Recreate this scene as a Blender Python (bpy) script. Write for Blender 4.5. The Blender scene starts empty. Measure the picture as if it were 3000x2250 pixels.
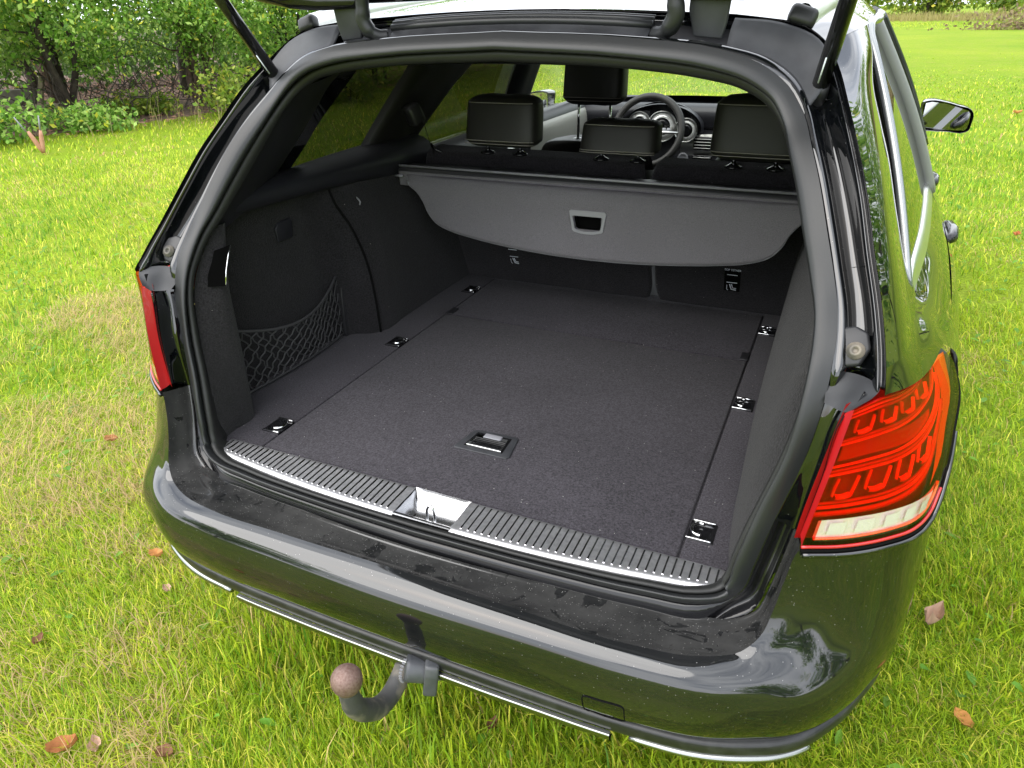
import bpy, bmesh, math, random
import numpy as np
from mathutils import Vector, Matrix

# ---------------------------------------------------------------- camera, sky, sun
SC = bpy.context.scene
COL = SC.collection
ZS = 0.60                                   # height of the loading sill above the ground
cam_d = bpy.data.cameras.new("camera"); cam = bpy.data.objects.new("camera", cam_d); COL.objects.link(cam)
cam_d.sensor_width = 36.0; cam_d.lens = 24.95; cam_d.clip_start = 0.02; cam_d.clip_end = 2000
_f = Vector((-0.37225668, 0.80357629, -0.4644245)).normalized()
_u = Vector((-0.1758163, 0.43027386, 0.88541122)).normalized()
_r = _f.cross(_u).normalized(); _u = _r.cross(_f)
M = Matrix((( _r.x, _u.x, -_f.x, 0.58803), (_r.y, _u.y, -_f.y, -0.90315), (_r.z, _u.z, -_f.z, 0.81818 + ZS), (0, 0, 0, 1)))
cam.matrix_world = M
SC.camera = cam
SUN_EL, SUN_AZ = math.radians(52), math.radians(215)     # azimuth of the sun, clockwise from +Y
W = bpy.data.worlds.new("World"); SC.world = W; W.use_nodes = True
nt = W.node_tree; nt.nodes.clear()
def nn(t, typ, **kw):
    n = t.nodes.new(typ)
    for k, v in kw.items(): setattr(n, k, v)
    return n
sky = nn(nt, "ShaderNodeTexSky", sky_type='NISHITA', sun_disc=False)
sky.sun_elevation = SUN_EL; sky.sun_rotation = SUN_AZ; sky.air_density = 1.0; sky.dust_density = 2.0; sky.ozone_density = 1.0
geo = nn(nt, "ShaderNodeTexCoord")
mp = nn(nt, "ShaderNodeMapping"); mp.inputs["Scale"].default_value = (1.0, 1.0, 2.2)
cn = nn(nt, "ShaderNodeTexNoise"); cn.inputs["Scale"].default_value = 2.3; cn.inputs["Detail"].default_value = 6; cn.inputs["Roughness"].default_value = 0.55
cr = nn(nt, "ShaderNodeValToRGB"); cr.color_ramp.elements[0].position = 0.34; cr.color_ramp.elements[1].position = 0.56
cr.color_ramp.elements[0].color = (0.35, 0.35, 0.35, 1); cr.color_ramp.elements[1].color = (1, 1, 1, 1)
mixc = nn(nt, "ShaderNodeMixRGB"); mixc.inputs["Color2"].default_value = (12.5, 12.9, 13.6, 1)
bg = nn(nt, "ShaderNodeBackground"); bg.inputs["Strength"].default_value = 0.105
out = nn(nt, "ShaderNodeOutputWorld")
L = nt.links.new
L(geo.outputs["Generated"], mp.inputs["Vector"]); L(mp.outputs["Vector"], cn.inputs["Vector"]); L(cn.outputs["Fac"], cr.inputs["Fac"])
L(cr.outputs["Color"], mixc.inputs["Fac"]); L(sky.outputs["Color"], mixc.inputs["Color1"]); L(mixc.outputs["Color"], bg.inputs["Color"]); L(bg.outputs["Background"], out.inputs["Surface"])
sl = bpy.data.lights.new("sun", 'SUN'); sl.energy = 1.5; sl.angle = math.radians(70); sl.color = (1.0, 0.95, 0.88)
so = bpy.data.objects.new("sun", sl); COL.objects.link(so)
sd = Vector((math.sin(SUN_AZ) * math.cos(SUN_EL), math.cos(SUN_AZ) * math.cos(SUN_EL), math.sin(SUN_EL)))
so.rotation_euler = (-sd).to_track_quat('-Z', 'Y').to_euler(); so.location = (0, 0, 30)
vs = SC.view_settings; vs.view_transform = 'Standard'; vs.look = 'None'; vs.gamma = 1.0; vs.exposure = 1.25; vs.use_curve_mapping = False
SC.cycles.max_bounces = 10; SC.cycles.transparent_max_bounces = 16; SC.cycles.glossy_bounces = 5

# ---------------------------------------------------------------- materials
def mat(name, col=(0.5, 0.5, 0.5), rough=0.5, metal=0.0, coat=0.0, spec=0.5, bump=None, noise=None, sheen=0.0, tex="Object", coat_rough=0.03):
    """bump=(scale,strength,dist); noise=(scale, colour2, lo, hi[, detail])"""
    m = bpy.data.materials.new(name); m.use_nodes = True
    t = m.node_tree; b = t.nodes["Principled BSDF"]
    b.inputs["Base Color"].default_value = (*col, 1); b.inputs["Roughness"].default_value = rough; b.inputs["Metallic"].default_value = metal
    b.inputs["Specular IOR Level"].default_value = spec
    b.inputs["Coat Weight"].default_value = coat; b.inputs["Coat Roughness"].default_value = coat_rough
    if sheen: b.inputs["Sheen Weight"].default_value = sheen; b.inputs["Sheen Roughness"].default_value = 0.5
    tc = None
    if bump or noise: tc = nn(t, "ShaderNodeTexCoord")
    if noise:
        nz = nn(t, "ShaderNodeTexNoise"); nz.inputs["Scale"].default_value = noise[0]; nz.inputs["Detail"].default_value = noise[4] if len(noise) > 4 else 4
        t.links.new(tc.outputs[tex], nz.inputs["Vector"])
        r = nn(t, "ShaderNodeValToRGB"); r.color_ramp.elements[0].position = noise[2]; r.color_ramp.elements[1].position = noise[3]
        r.color_ramp.elements[0].color = (*col, 1); r.color_ramp.elements[1].color = (*noise[1], 1)
        t.links.new(nz.outputs["Fac"], r.inputs["Fac"]); t.links.new(r.outputs["Color"], b.inputs["Base Color"])
    if bump:
        nb = nn(t, "ShaderNodeTexNoise"); nb.inputs["Scale"].default_value = bump[0]; nb.inputs["Detail"].default_value = 3
        t.links.new(tc.outputs[tex], nb.inputs["Vector"])
        bp = nn(t, "ShaderNodeBump"); bp.inputs["Strength"].default_value = bump[1]; bp.inputs["Distance"].default_value = bump[2]
        t.links.new(nb.outputs["Fac"], bp.inputs["Height"]); t.links.new(bp.outputs["Normal"], b.inputs["Normal"])
    return m

def carpet_mat(name, c1, c2, lint=0.0, pile=272.5):
    m = bpy.data.materials.new(name); m.use_nodes = True
    t = m.node_tree; b = t.nodes["Principled BSDF"]; lk = t.links.new
    b.inputs["Roughness"].default_value = 1.0; b.inputs["Specular IOR Level"].default_value = 0.15
    b.inputs["Sheen Weight"].default_value = 0.08; b.inputs["Sheen Roughness"].default_value = 0.6
    tc = nn(t, "ShaderNodeTexCoord")
    f = nn(t, "ShaderNodeTexNoise"); f.inputs["Scale"].default_value = pile; f.inputs["Detail"].default_value = 3; f.inputs["Roughness"].default_value = 0.7
    g = nn(t, "ShaderNodeTexNoise"); g.inputs["Scale"].default_value = 5; g.inputs["Detail"].default_value = 5
    lk(tc.outputs["Object"], f.inputs["Vector"]); lk(tc.outputs["Object"], g.inputs["Vector"])
    gm = nn(t, "ShaderNodeMapRange"); gm.inputs[3].default_value = 0.82; gm.inputs[4].default_value = 1.18; lk(g.outputs["Fac"], gm.inputs[0])
    ad = nn(t, "ShaderNodeMath", operation='MULTIPLY'); lk(f.outputs["Fac"], ad.inputs[0]); lk(gm.outputs[0], ad.inputs[1])
    r = nn(t, "ShaderNodeValToRGB"); r.color_ramp.elements[0].position = 0.30; r.color_ramp.elements[1].position = 0.74
    r.color_ramp.elements[0].color = (*c1, 1); r.color_ramp.elements[1].color = (*c2, 1); lk(ad.outputs[0], r.inputs["Fac"])
    last = r.outputs["Color"]
    if lint:
        v = nn(t, "ShaderNodeTexVoronoi"); v.inputs["Scale"].default_value = 75; v.inputs["Randomness"].default_value = 1
        lk(tc.outputs["Object"], v.inputs["Vector"])
        l1 = nn(t, "ShaderNodeMath", operation='LESS_THAN'); lk(v.outputs["Distance"], l1.inputs[0]); l1.inputs[1].default_value = 0.075
        sp = nn(t, "ShaderNodeSeparateColor"); lk(v.outputs["Color"], sp.inputs["Color"])
        l2 = nn(t, "ShaderNodeMath", operation='GREATER_THAN'); lk(sp.outputs["Red"], l2.inputs[0]); l2.inputs[1].default_value = 1 - lint
        l3 = nn(t, "ShaderNodeMath", operation='MULTIPLY'); lk(l1.outputs[0], l3.inputs[0]); lk(l2.outputs[0], l3.inputs[1])
        mx = nn(t, "ShaderNodeMixRGB"); lk(l3.outputs[0], mx.inputs["Fac"]); lk(last, mx.inputs["Color1"]); mx.inputs["Color2"].default_value = (0.30, 0.29, 0.27, 1)
        last = mx.outputs["Color"]
    lk(last, b.inputs["Base Color"])
    bp = nn(t, "ShaderNodeBump"); bp.inputs["Strength"].default_value = 0.9; bp.inputs["Distance"].default_value = 0.003
    lk(f.outputs["Fac"], bp.inputs["Height"]); lk(bp.outputs["Normal"], b.inputs["Normal"])
    return m

def paint_mat(name, dust, wet=0.0, spk_amt=0.03, crough=0.02, ior=1.8):
    """black metallic paint with clear coat; dust = amount of pale road dust, wet = dark water runs in that dust"""
    m = bpy.data.materials.new(name); m.use_nodes = True
    t = m.node_tree; b = t.nodes["Principled BSDF"]; lk = t.links.new
    b.inputs["Coat Weight"].default_value = 1.0; b.inputs["Coat Roughness"].default_value = crough; b.inputs["Coat IOR"].default_value = ior
    tc = nn(t, "ShaderNodeTexCoord")
    v = nn(t, "ShaderNodeTexVoronoi"); v.inputs["Scale"].default_value = 260; lk(tc.outputs["Object"], v.inputs["Vector"])
    lt = nn(t, "ShaderNodeMath", operation='LESS_THAN'); lk(v.outputs["Distance"], lt.inputs[0]); lt.inputs[1].default_value = 0.16
    sp = nn(t, "ShaderNodeSeparateColor"); lk(v.outputs["Color"], sp.inputs["Color"])
    gt = nn(t, "ShaderNodeMath", operation='GREATER_THAN'); lk(sp.outputs["Red"], gt.inputs[0]); gt.inputs[1].default_value = 1 - spk_amt
    spk = nn(t, "ShaderNodeMath", operation='MULTIPLY'); lk(lt.outputs[0], spk.inputs[0]); lk(gt.outputs[0], spk.inputs[1])
    g = nn(t, "ShaderNodeTexNoise"); g.inputs["Scale"].default_value = 7; g.inputs["Detail"].default_value = 8; g.inputs["Roughness"].default_value = 0.65; lk(tc.outputs["Object"], g.inputs["Vector"])
    film = nn(t, "ShaderNodeMapRange"); film.inputs[1].default_value = 0.35; film.inputs[2].default_value = 0.7; film.inputs[3].default_value = 0.3 * dust; film.inputs[4].default_value = dust; lk(g.outputs["Fac"], film.inputs[0])
    last = film.outputs[0]
    if wet:
        w = nn(t, "ShaderNodeTexNoise"); w.inputs["Scale"].default_value = 16; w.inputs["Detail"].default_value = 3; w.inputs["Distortion"].default_value = 1.6; lk(tc.outputs["Object"], w.inputs["Vector"])
        wr = nn(t, "ShaderNodeMapRange"); wr.inputs[1].default_value = 0.60; wr.inputs[2].default_value = 0.64; wr.inputs[3].default_value = 1.0; wr.inputs[4].default_value = 0.35; lk(w.outputs["Fac"], wr.inputs[0])
        mm = nn(t, "ShaderNodeMath", operation='MULTIPLY'); lk(last, mm.inputs[0]); lk(wr.outputs[0], mm.inputs[1]); last = mm.outputs[0]
    mxm = nn(t, "ShaderNodeMath", operation='MAXIMUM'); lk(last, mxm.inputs[0])
    sc = nn(t, "ShaderNodeMath", operation='MULTIPLY'); lk(spk.outputs[0], sc.inputs[0]); sc.inputs[1].default_value = 0.8; lk(sc.outputs[0], mxm.inputs[1])
    mx = nn(t, "ShaderNodeMixRGB"); lk(mxm.outputs[0], mx.inputs["Fac"]); mx.inputs["Color1"].default_value = (0.0022, 0.0028, 0.0036, 1); mx.inputs["Color2"].default_value = (0.25, 0.245, 0.235, 1)
    lk(mx.outputs["Color"], b.inputs["Base Color"])
    b.inputs["Roughness"].default_value = 0.35; b.inputs["Metallic"].default_value = 0.0; b.inputs["Specular IOR Level"].default_value = 0.0
    cw = nn(t, "ShaderNodeMapRange"); cw.inputs[1].default_value = 0; cw.inputs[2].default_value = 0.6; cw.inputs[3].default_value = 1.0; cw.inputs[4].default_value = 0.25; lk(last, cw.inputs[0]); lk(cw.outputs[0], b.inputs["Coat Weight"])
    if dust > 0.1:
        crr = nn(t, "ShaderNodeMapRange"); crr.inputs[1].default_value = 0; crr.inputs[2].default_value = 0.4; crr.inputs[3].default_value = 0.03; crr.inputs[4].default_value = 0.30; lk(last, crr.inputs[0]); lk(crr.outputs[0], b.inputs["Coat Roughness"])
    return m

def glass_mat(name, tint, refl=1.0, rough=0.0):
    m = bpy.data.materials.new(name); m.use_nodes = True
    t = m.node_tree; t.nodes.clear(); lk = t.links.new
    o = nn(t, "ShaderNodeOutputMaterial"); tr = nn(t, "ShaderNodeBsdfTransparent"); tr.inputs["Color"].default_value = (*tint, 1)
    gl = nn(t, "ShaderNodeBsdfGlossy"); gl.inputs["Roughness"].default_value = rough; gl.inputs["Color"].default_value = (refl, refl, refl, 1)
    fr = nn(t, "ShaderNodeFresnel"); ge = nn(t, "ShaderNodeNewGeometry"); ir = nn(t, "ShaderNodeMapRange"); ir.inputs[3].default_value = 1.55; ir.inputs[4].default_value = 1 / 1.55; lk(ge.outputs["Backfacing"], ir.inputs[0]); lk(ir.outputs[0], fr.inputs["IOR"])
    mx = nn(t, "ShaderNodeMixShader"); lk(fr.outputs[0], mx.inputs[0]); lk(tr.outputs[0], mx.inputs[1]); lk(gl.outputs[0], mx.inputs[2]); lk(mx.outputs[0], o.inputs["Surface"])
    return m

MT = {}
MT["paint"] = paint_mat("black_paint", 0.006)
MT["paint_dusty"] = paint_mat("black_paint_speckled", 0.026, 0.0, 0.09, 0.055, 1.75)
MT["paint_ledge"] = paint_mat("black_paint_dusty_wet", 0.19, 1.0, 0.4, 0.06, 1.7)
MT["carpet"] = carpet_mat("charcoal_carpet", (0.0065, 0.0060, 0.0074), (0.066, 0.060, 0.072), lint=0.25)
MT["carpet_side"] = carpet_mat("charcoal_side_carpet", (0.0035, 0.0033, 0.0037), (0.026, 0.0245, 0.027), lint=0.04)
MT["cover"] = carpet_mat("grey_cover_fabric", (0.112, 0.107, 0.116), (0.182, 0.174, 0.187), 0.0, 521.5)
MT["rubber"] = mat("black_rubber", (0.014, 0.015, 0.016), 0.40, spec=0.45, bump=(260, 0.15, 0.0006))
MT["rubber_trim"] = mat("ribbed_rubber_trim", (0.012, 0.0125, 0.012), 0.5, spec=0.4, bump=(180, 0.35, 0.0008))
MT["plastic"] = mat("black_plastic", (0.018, 0.018, 0.020), 0.45, bump=(600, 0.15, 0.0004))
MT["plastic_grey"] = mat("weathered_grey_plastic", (0.020, 0.021, 0.024), 0.5, noise=(14, (0.042, 0.044, 0.049), 0.4, 0.7), bump=(500, 0.2, 0.0004))
MT["plastic_soft"] = mat("soft_interior_plastic", (0.013, 0.013, 0.017), 0.48, bump=(700, 0.25, 0.0005))
MT["leather"] = mat("black_leatherette", (0.016, 0.0148, 0.014), 0.5, spec=0.4, bump=(450, 0.25, 0.0006))
MT["thread"] = mat("grey_thread", (0.30, 0.28, 0.26), 0.8)
MT["gap"] = mat("dark_gap", (0.004, 0.004, 0.004), 0.9, spec=0.1)
MT["steel"] = mat("brushed_steel", (0.60, 0.60, 0.61), 0.26, metal=1.0, bump=(90, 0.08, 0.0005), noise=(40, (0.42, 0.42, 0.44), 0.45, 0.75))
MT["steel_worn"] = mat("worn_steel", (0.66, 0.66, 0.68), 0.46, metal=1.0, bump=(300, 0.3, 0.0006), noise=(120, (0.52, 0.52, 0.54), 0.42, 0.72))
MT["chrome"] = mat("chrome", (0.78, 0.79, 0.80), 0.09, metal=1.0)
MT["alu"] = mat("satin_aluminium", (0.58, 0.58, 0.57), 0.28, metal=1.0)
MT["dull_chrome"] = mat("dull_chrome", (0.30, 0.31, 0.30), 0.25, metal=1.0)
MT["satin"] = mat("satin_grey_plastic", (0.22, 0.22, 0.24), 0.35)
MT["black"] = mat("deep_black", (0.002, 0.002, 0.002), 0.9, spec=0.05)
MT["gloss"] = mat("gloss_black", (0.008, 0.008, 0.009), 0.12)
MT["rust"] = mat("rusty_ball", (0.13, 0.075, 0.060), 0.58, metal=0.3, noise=(260, (0.20, 0.135, 0.115), 0.35, 0.7, 8), bump=(220, 0.4, 0.0006))
MT["castiron"] = mat("dirty_cast_steel", (0.055, 0.055, 0.055), 0.65, metal=0.2, noise=(22, (0.20, 0.175, 0.14), 0.42, 0.62, 6), bump=(150, 0.4, 0.0008))
MT["red_in"] = mat("red_reflector", (0.50, 0.012, 0.009), 0.25, metal=0.3)
MT["red_dark"] = mat("dark_red_reflector", (0.26, 0.007, 0.006), 0.35, metal=0.2, bump=(420, 0.5, 0.001))
MT["red_hot"] = mat("bright_red_guide", (0.95, 0.13, 0.06), 0.15, metal=0.4)
MT["red_edge"] = mat("red_lamp_edge", (0.42, 0.012, 0.014), 0.3, coat=0.5)
MT["white_in"] = mat("clear_prism", (0.80, 0.80, 0.79), 0.2, metal=0.4, bump=(500, 0.35, 0.001))
MT["white_pl"] = mat("white_print", (0.62, 0.66, 0.72), 0.6)
MT["lens_red"] = glass_mat("red_lens", (1.0, 0.16, 0.11), 0.45)
MT["knob"] = mat("blue_grey_plastic", (0.060, 0.064, 0.074), 0.45, noise=(40, (0.085, 0.088, 0.095), 0.4, 0.7), bump=(400, 0.2, 0.0004))
MT["beige"] = mat("pale_door_trim", (0.30, 0.29, 0.26), 0.45, bump=(500, 0.2, 0.0005))
MT["lens_amber"] = glass_mat("amber_lens", (1.0, 0.62, 0.36), 0.45)
MT["amber"] = mat("amber_reflector", (0.95, 0.26, 0.04), 0.3, metal=0.2, bump=(300, 0.3, 0.001))
MT["trim_dark"] = mat("dark_bumper_plastic", (0.013, 0.0135, 0.014), 0.33, noise=(30, (0.03, 0.031, 0.03), 0.45, 0.7), bump=(500, 0.15, 0.0004))
MT["lens_clear"] = glass_mat("clear_lens", (0.96, 0.93, 0.92))
MT["glass_dark"] = glass_mat("privacy_glass", (0.055, 0.056, 0.052))
MT["glass"] = glass_mat("window_glass", (0.93, 0.97, 0.93))
MT["mirror"] = mat("mirror_glass", (0.75, 0.77, 0.79), 0.01, metal=1.0)
MT["tyre"] = mat("tyre", (0.02, 0.02, 0.02), 0.8)
MT["liner"] = mat("grey_headliner", (0.10, 0.10, 0.105), 0.95)
MT["belt"] = mat("seat_belt_webbing", (0.012, 0.012, 0.012), 0.7)
MT["net"] = mat("elastic_net_cord", (0.040, 0.040, 0.042), 0.6)

# ---------------------------------------------------------------- mesh helpers
def link(o, parent=None):
    COL.objects.link(o)
    if parent is not None: o.parent = parent
    return o
def mk(name, verts, faces, m, parent=None, dz=ZS, smooth=True, recalc=False, mods=None):
    me = bpy.data.meshes.new(name)
    me.from_pydata([(v[0], v[1], v[2] + dz) for v in verts], [], faces)
    if recalc:
        bm = bmesh.new(); bm.from_mesh(me); bmesh.ops.recalc_face_normals(bm, faces=bm.faces); bm.to_mesh(me); bm.free()
    if smooth: me.polygons.foreach_set("use_smooth", [True] * len(me.polygons))
    if m is not None: me.materials.append(m if not isinstance(m, str) else MT[m])
    me.update()
    o = bpy.data.objects.new(name, me); link(o, parent)
    return o
def cr1(P, n, closed=False):
    """Catmull-Rom through the points P, n samples per span"""
    P = np.array(P, float); k = len(P)
    if k < 3 and not closed:
        t = np.linspace(0, 1, n + 1)[:, None]; return P[0] * (1 - t) + P[1] * t
    res = []
    spans = k if closed else k - 1
    for i in range(spans):
        if closed: p0, p1, p2, p3 = P[(i - 1) % k], P[i], P[(i + 1) % k], P[(i + 2) % k]
        else:
            p1, p2 = P[i], P[i + 1]
            p0 = P[i - 1] if i > 0 else 2 * p1 - p2
            p3 = P[i + 2] if i + 2 < k else 2 * p2 - p1
        d1 = np.linalg.norm(p1 - p0) + 1e-9; d2 = np.linalg.norm(p2 - p1) + 1e-9; d3 = np.linalg.norm(p3 - p2) + 1e-9
        m1 = d2 * ((p1 - p0) / d1 * d2 + (p2 - p1) / d2 * d1) / (d1 + d2)
        m2 = d2 * ((p2 - p1) / d2 * d3 + (p3 - p2) / d3 * d2) / (d2 + d3)
        for j in range(n):
            t = j / n; h = (2*t**3 - 3*t**2 + 1, t**3 - 2*t**2 + t, -2*t**3 + 3*t**2, t**3 - t**2)
            res.append(h[0]*p1 + h[1]*m1 + h[2]*p2 + h[3]*m2)
    if not closed: res.append(P[-1])
    return np.array(res)
def refine(rows, nu, nv, closed=False):
    R = [cr1(r, nu, closed) if nu > 1 else np.array(r, float) for r in rows]
    A = np.array(R)                                     # rows x cols x 3
    if nv > 1: A = np.stack([cr1(A[:, j], nv) for j in range(A.shape[1])], 1)
    return A
def sheet(name, rows, m, parent=None, nu=4, nv=4, s=1, closed=False, dz=ZS, smooth=True, thick=0.0, off=-1.0):
    A = refine(rows, nu, nv, closed)
    nr, nc = A.shape[:2]
    v = [(s * p[0], p[1], p[2]) for p in A.reshape(-1, 3)]
    f = []
    for i in range(nr - 1):
        for j in range(nc if closed else nc - 1):
            a, b = i * nc + j, i * nc + (j + 1) % nc; c, d = b + nc, a + nc
            f.append((a, b, c, d) if s > 0 else (d, c, b, a))
    o = mk(name, v, f, m, parent, dz, smooth)
    if thick:
        md = o.modifiers.new("solid", 'SOLIDIFY'); md.thickness = thick; md.offset = off
    return o
def tube(name, path, r, m, parent=None, n=8, s=1, dz=ZS, caps=True, closed=False, flat=1.0):
    P = np.array(path, float); P[:, 0] *= s; k = len(P)
    rs = r if hasattr(r, "__len__") else [r] * k
    v, f = [], []
    T = np.gradient(P, axis=0) if not closed else (np.roll(P, -1, 0) - np.roll(P, 1, 0))
    ref = np.array([0, 0, 1.0])
    prev = None
    for i in range(k):
        t = T[i] / (np.linalg.norm(T[i]) + 1e-12)
        if prev is None:
            a = np.cross(t, ref)
            if np.linalg.norm(a) < 1e-3: a = np.cross(t, [1, 0, 0])
        else: a = prev - t * (prev @ t)
        a /= np.linalg.norm(a); prev = a; b = np.cross(t, a)
        for j in range(n):
            th = 2 * math.pi * j / n
            v.append(P[i] + rs[i] * (math.cos(th) * a + flat * math.sin(th) * b))
    for i in range(k if closed else k - 1):
        for j in range(n):
            i2 = (i + 1) % k
            f.append((i * n + j, i * n + (j + 1) % n, i2 * n + (j + 1) % n, i2 * n + j))
    if caps and not closed:
        f.append(tuple(range(n))[::-1]); f.append(tuple((k - 1) * n + j for j in range(n)))
    return mk(name, v, f, m, parent, dz)
def box(name, c, sz, m, parent=None, bev=0.0, seg=2, dz=ZS, rot=None, smooth=True, taper=None):
    bm = bmesh.new(); bmesh.ops.create_cube(bm, size=1)
    for v in bm.verts:
        v.co = Vector((v.co.x * sz[0], v.co.y * sz[1], v.co.z * sz[2]))
        if taper and v.co.z > 0: v.co.x *= taper[0]; v.co.y *= taper[1]
    if bev: bmesh.ops.bevel(bm, geom=bm.edges[:], offset=bev, segments=seg, affect='EDGES', profile=0.5, clamp_overlap=True)
    R = Matrix.Identity(3)
    if rot: R = (Matrix.Rotation(rot[2], 3, 'Z') @ Matrix.Rotation(rot[1], 3, 'Y') @ Matrix.Rotation(rot[0], 3, 'X'))
    for v in bm.verts: v.co = R @ v.co + Vector((c[0], c[1], c[2] + dz))
    me = bpy.data.meshes.new(name); bm.to_mesh(me); bm.free()
    if smooth and bev: me.polygons.foreach_set("use_smooth", [True] * len(me.polygons))
    me.materials.append(MT[m] if isinstance(m, str) else m)
    return link(bpy.data.objects.new(name, me), parent)
def lathe(name, prof, c, axis, m, parent=None, n=24, dz=ZS):
    """prof = [(radius, along axis)]"""
    ax = Vector(axis).normalized(); a = ax.orthogonal().normalized(); b = ax.cross(a)
    v, f = [], []; C0 = Vector(c)
    for (r, h) in prof:
        for j in range(n):
            th = 2 * math.pi * j / n
            p = C0 + ax * h + (a * math.cos(th) + b * math.sin(th)) * r
            v.append(tuple(p))
    for i in range(len(prof) - 1):
        for j in range(n): f.append((i * n + j, i * n + (j + 1) % n, (i + 1) * n + (j + 1) % n, (i + 1) * n + j))
    if prof[0][0] > 1e-5: f.append(tuple(range(n))[::-1])
    if prof[-1][0] > 1e-5: f.append(tuple((len(prof) - 1) * n + j for j in range(n)))
    return mk(name, v, f, m, parent, dz)
def slab(name, poly, axis_u, axis_v, origin, depth, m, parent=None, dz=ZS, bev=0.0, smooth=False):
    """extruded outline: poly in (u,v), extruded along u x v by depth"""
    U, Vv, O = Vector(axis_u), Vector(axis_v), Vector(origin); N = U.cross(Vv).normalized()
    bm = bmesh.new()
    vs_ = [bm.verts.new(O + U * p[0] + Vv * p[1]) for p in poly]
    fc = bm.faces.new(vs_)
    r = bmesh.ops.extrude_face_region(bm, geom=[fc])
    for e in r["geom"]:
        if isinstance(e, bmesh.types.BMVert): e.co += N * depth
    bmesh.ops.recalc_face_normals(bm, faces=bm.faces)
    if bev: bmesh.ops.bevel(bm, geom=bm.edges[:], offset=bev, segments=2, affect='EDGES', profile=0.5, clamp_overlap=True)
    for v in bm.verts: v.co.z += dz
    me = bpy.data.meshes.new(name); bm.to_mesh(me); bm.free()
    if smooth or bev: me.polygons.foreach_set("use_smooth", [True] * len(me.polygons))
    me.materials.append(MT[m] if isinstance(m, str) else m)
    return link(bpy.data.objects.new(name, me), parent)
def empty(name, loc=(0, 0, 0), parent=None):
    o = bpy.data.objects.new(name, None); o.location = loc; o.empty_display_size = 0.2
    return link(o, parent)
def tag(o, label, cat=None, group=None, kind=None):
    o["label"] = label
    if cat: o["category"] = cat
    if group: o["group"] = group
    if kind: o["kind"] = kind
    return o
# ================================================================ THE CAR, outside
CAR = tag(empty("estate_car"), "black estate car parked on the lawn with its tailgate wide open", "car")

# --- opening loops, right half, from the sill centre round the corner to the roof centre (sill coordinates)
SO = [(0,-.062,-.015),(.25,-.056,-.014),(.42,-.045,-.013),(.50,-.034,-.010),(.54,-.018,-.001),(.556,-.008,.022),(.563,-.002,.06),(.571,.008,.10),(.58,.019,.14),
      (.604,.047,.235),(.614,.066,.32),(.6155,.085,.365),(.615,.10,.39),(.609,.135,.435),(.595,.163,.477),(.575,.195,.53),(.553,.235,.587),(.532,.275,.632),
      (.514,.312,.668),(.484,.336,.706),(.437,.340,.736),(.379,.337,.754),(.25,.335,.770),(0,.335,.782)]
SI = [(0,-.047,-.001),(.25,-.041,-.001),(.42,-.024,-.001),(.49,-.010,0),(.522,.004,.008),(.533,.011,.03),(.540,.020,.065),(.549,.031,.105),(.561,.044,.145),
      (.585,.069,.237),(.600,.092,.31),(.604,.112,.35),(.6035,.130,.373),(.596,.158,.41),(.583,.195,.447),(.563,.235,.497),(.540,.281,.556),(.520,.311,.602),
      (.500,.335,.640),(.462,.359,.682),(.415,.362,.706),(.36,.359,.718),(.25,.355,.731),(0,.353,.742)]
EO = [(.690,.042,.365),(.686,.063,.391),(.670,.116,.452),(.648,.163,.515),(.627,.213,.578),(.603,.267,.636),(.576,.321,.695),(.555,.372,.735),
      (.532,.408,.766),(.495,.427,.790),(.42,.431,.804),(.28,.432,.814),(0,.433,.822)]          # from lamp top to roof centre (pairs with SO[11:])

def loop_profile(name, prof, m, parent, nu=4):
    """loft a profile [(t, height)] between SO (t=0) and SI (t=1), whole loop left and right"""
    so_ = cr1(SO, nu); si_ = cr1(SI, nu)
    n = len(so_); pts = []
    for i in range(n):
        a, b = so_[i], si_[i]; d = b - a
        tg = (so_[min(i + 1, n - 1)] - so_[max(i - 1, 0)]); nrm = np.cross(tg, d); nrm /= np.linalg.norm(nrm) + 1e-9
        if nrm[1] > 0: nrm = -nrm
        if i < 9 * nu // 2: nrm = np.array([0, -0.75, 0.66])
        pts.append([a + d * t + nrm * h for (t, h) in prof])
    right = pts; left = [[np.array((-p[0], p[1], p[2])) for p in r] for r in pts[::-1]]
    ring = right + left[1:-1]
    k = len(prof); v = [p for r in ring for p in r]; f = []
    N = len(ring)
    for i in range(N):
        for j in range(k - 1): f.append((i * k + j, ((i + 1) % N) * k + j, ((i + 1) % N) * k + j + 1, i * k + j + 1))
    return mk(name, v, f, m, parent)
SEAL = loop_profile("tailgate_seal", [(-.10,-.006),(-.02,.006),(.06,.014),(.16,.020),(.27,.0215),(.37,.019),(.44,.011),(.48,.004),(.50,.001)], "rubber", CAR)
loop_profile("seal_trim", [(.47,.000),(.50,.006),(.56,.0105),(.72,.012),(.86,.011),(.95,.008),(1.03,.0),(1.12,-.014),(1.2,-.045)], "rubber_trim", SEAL)

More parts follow.
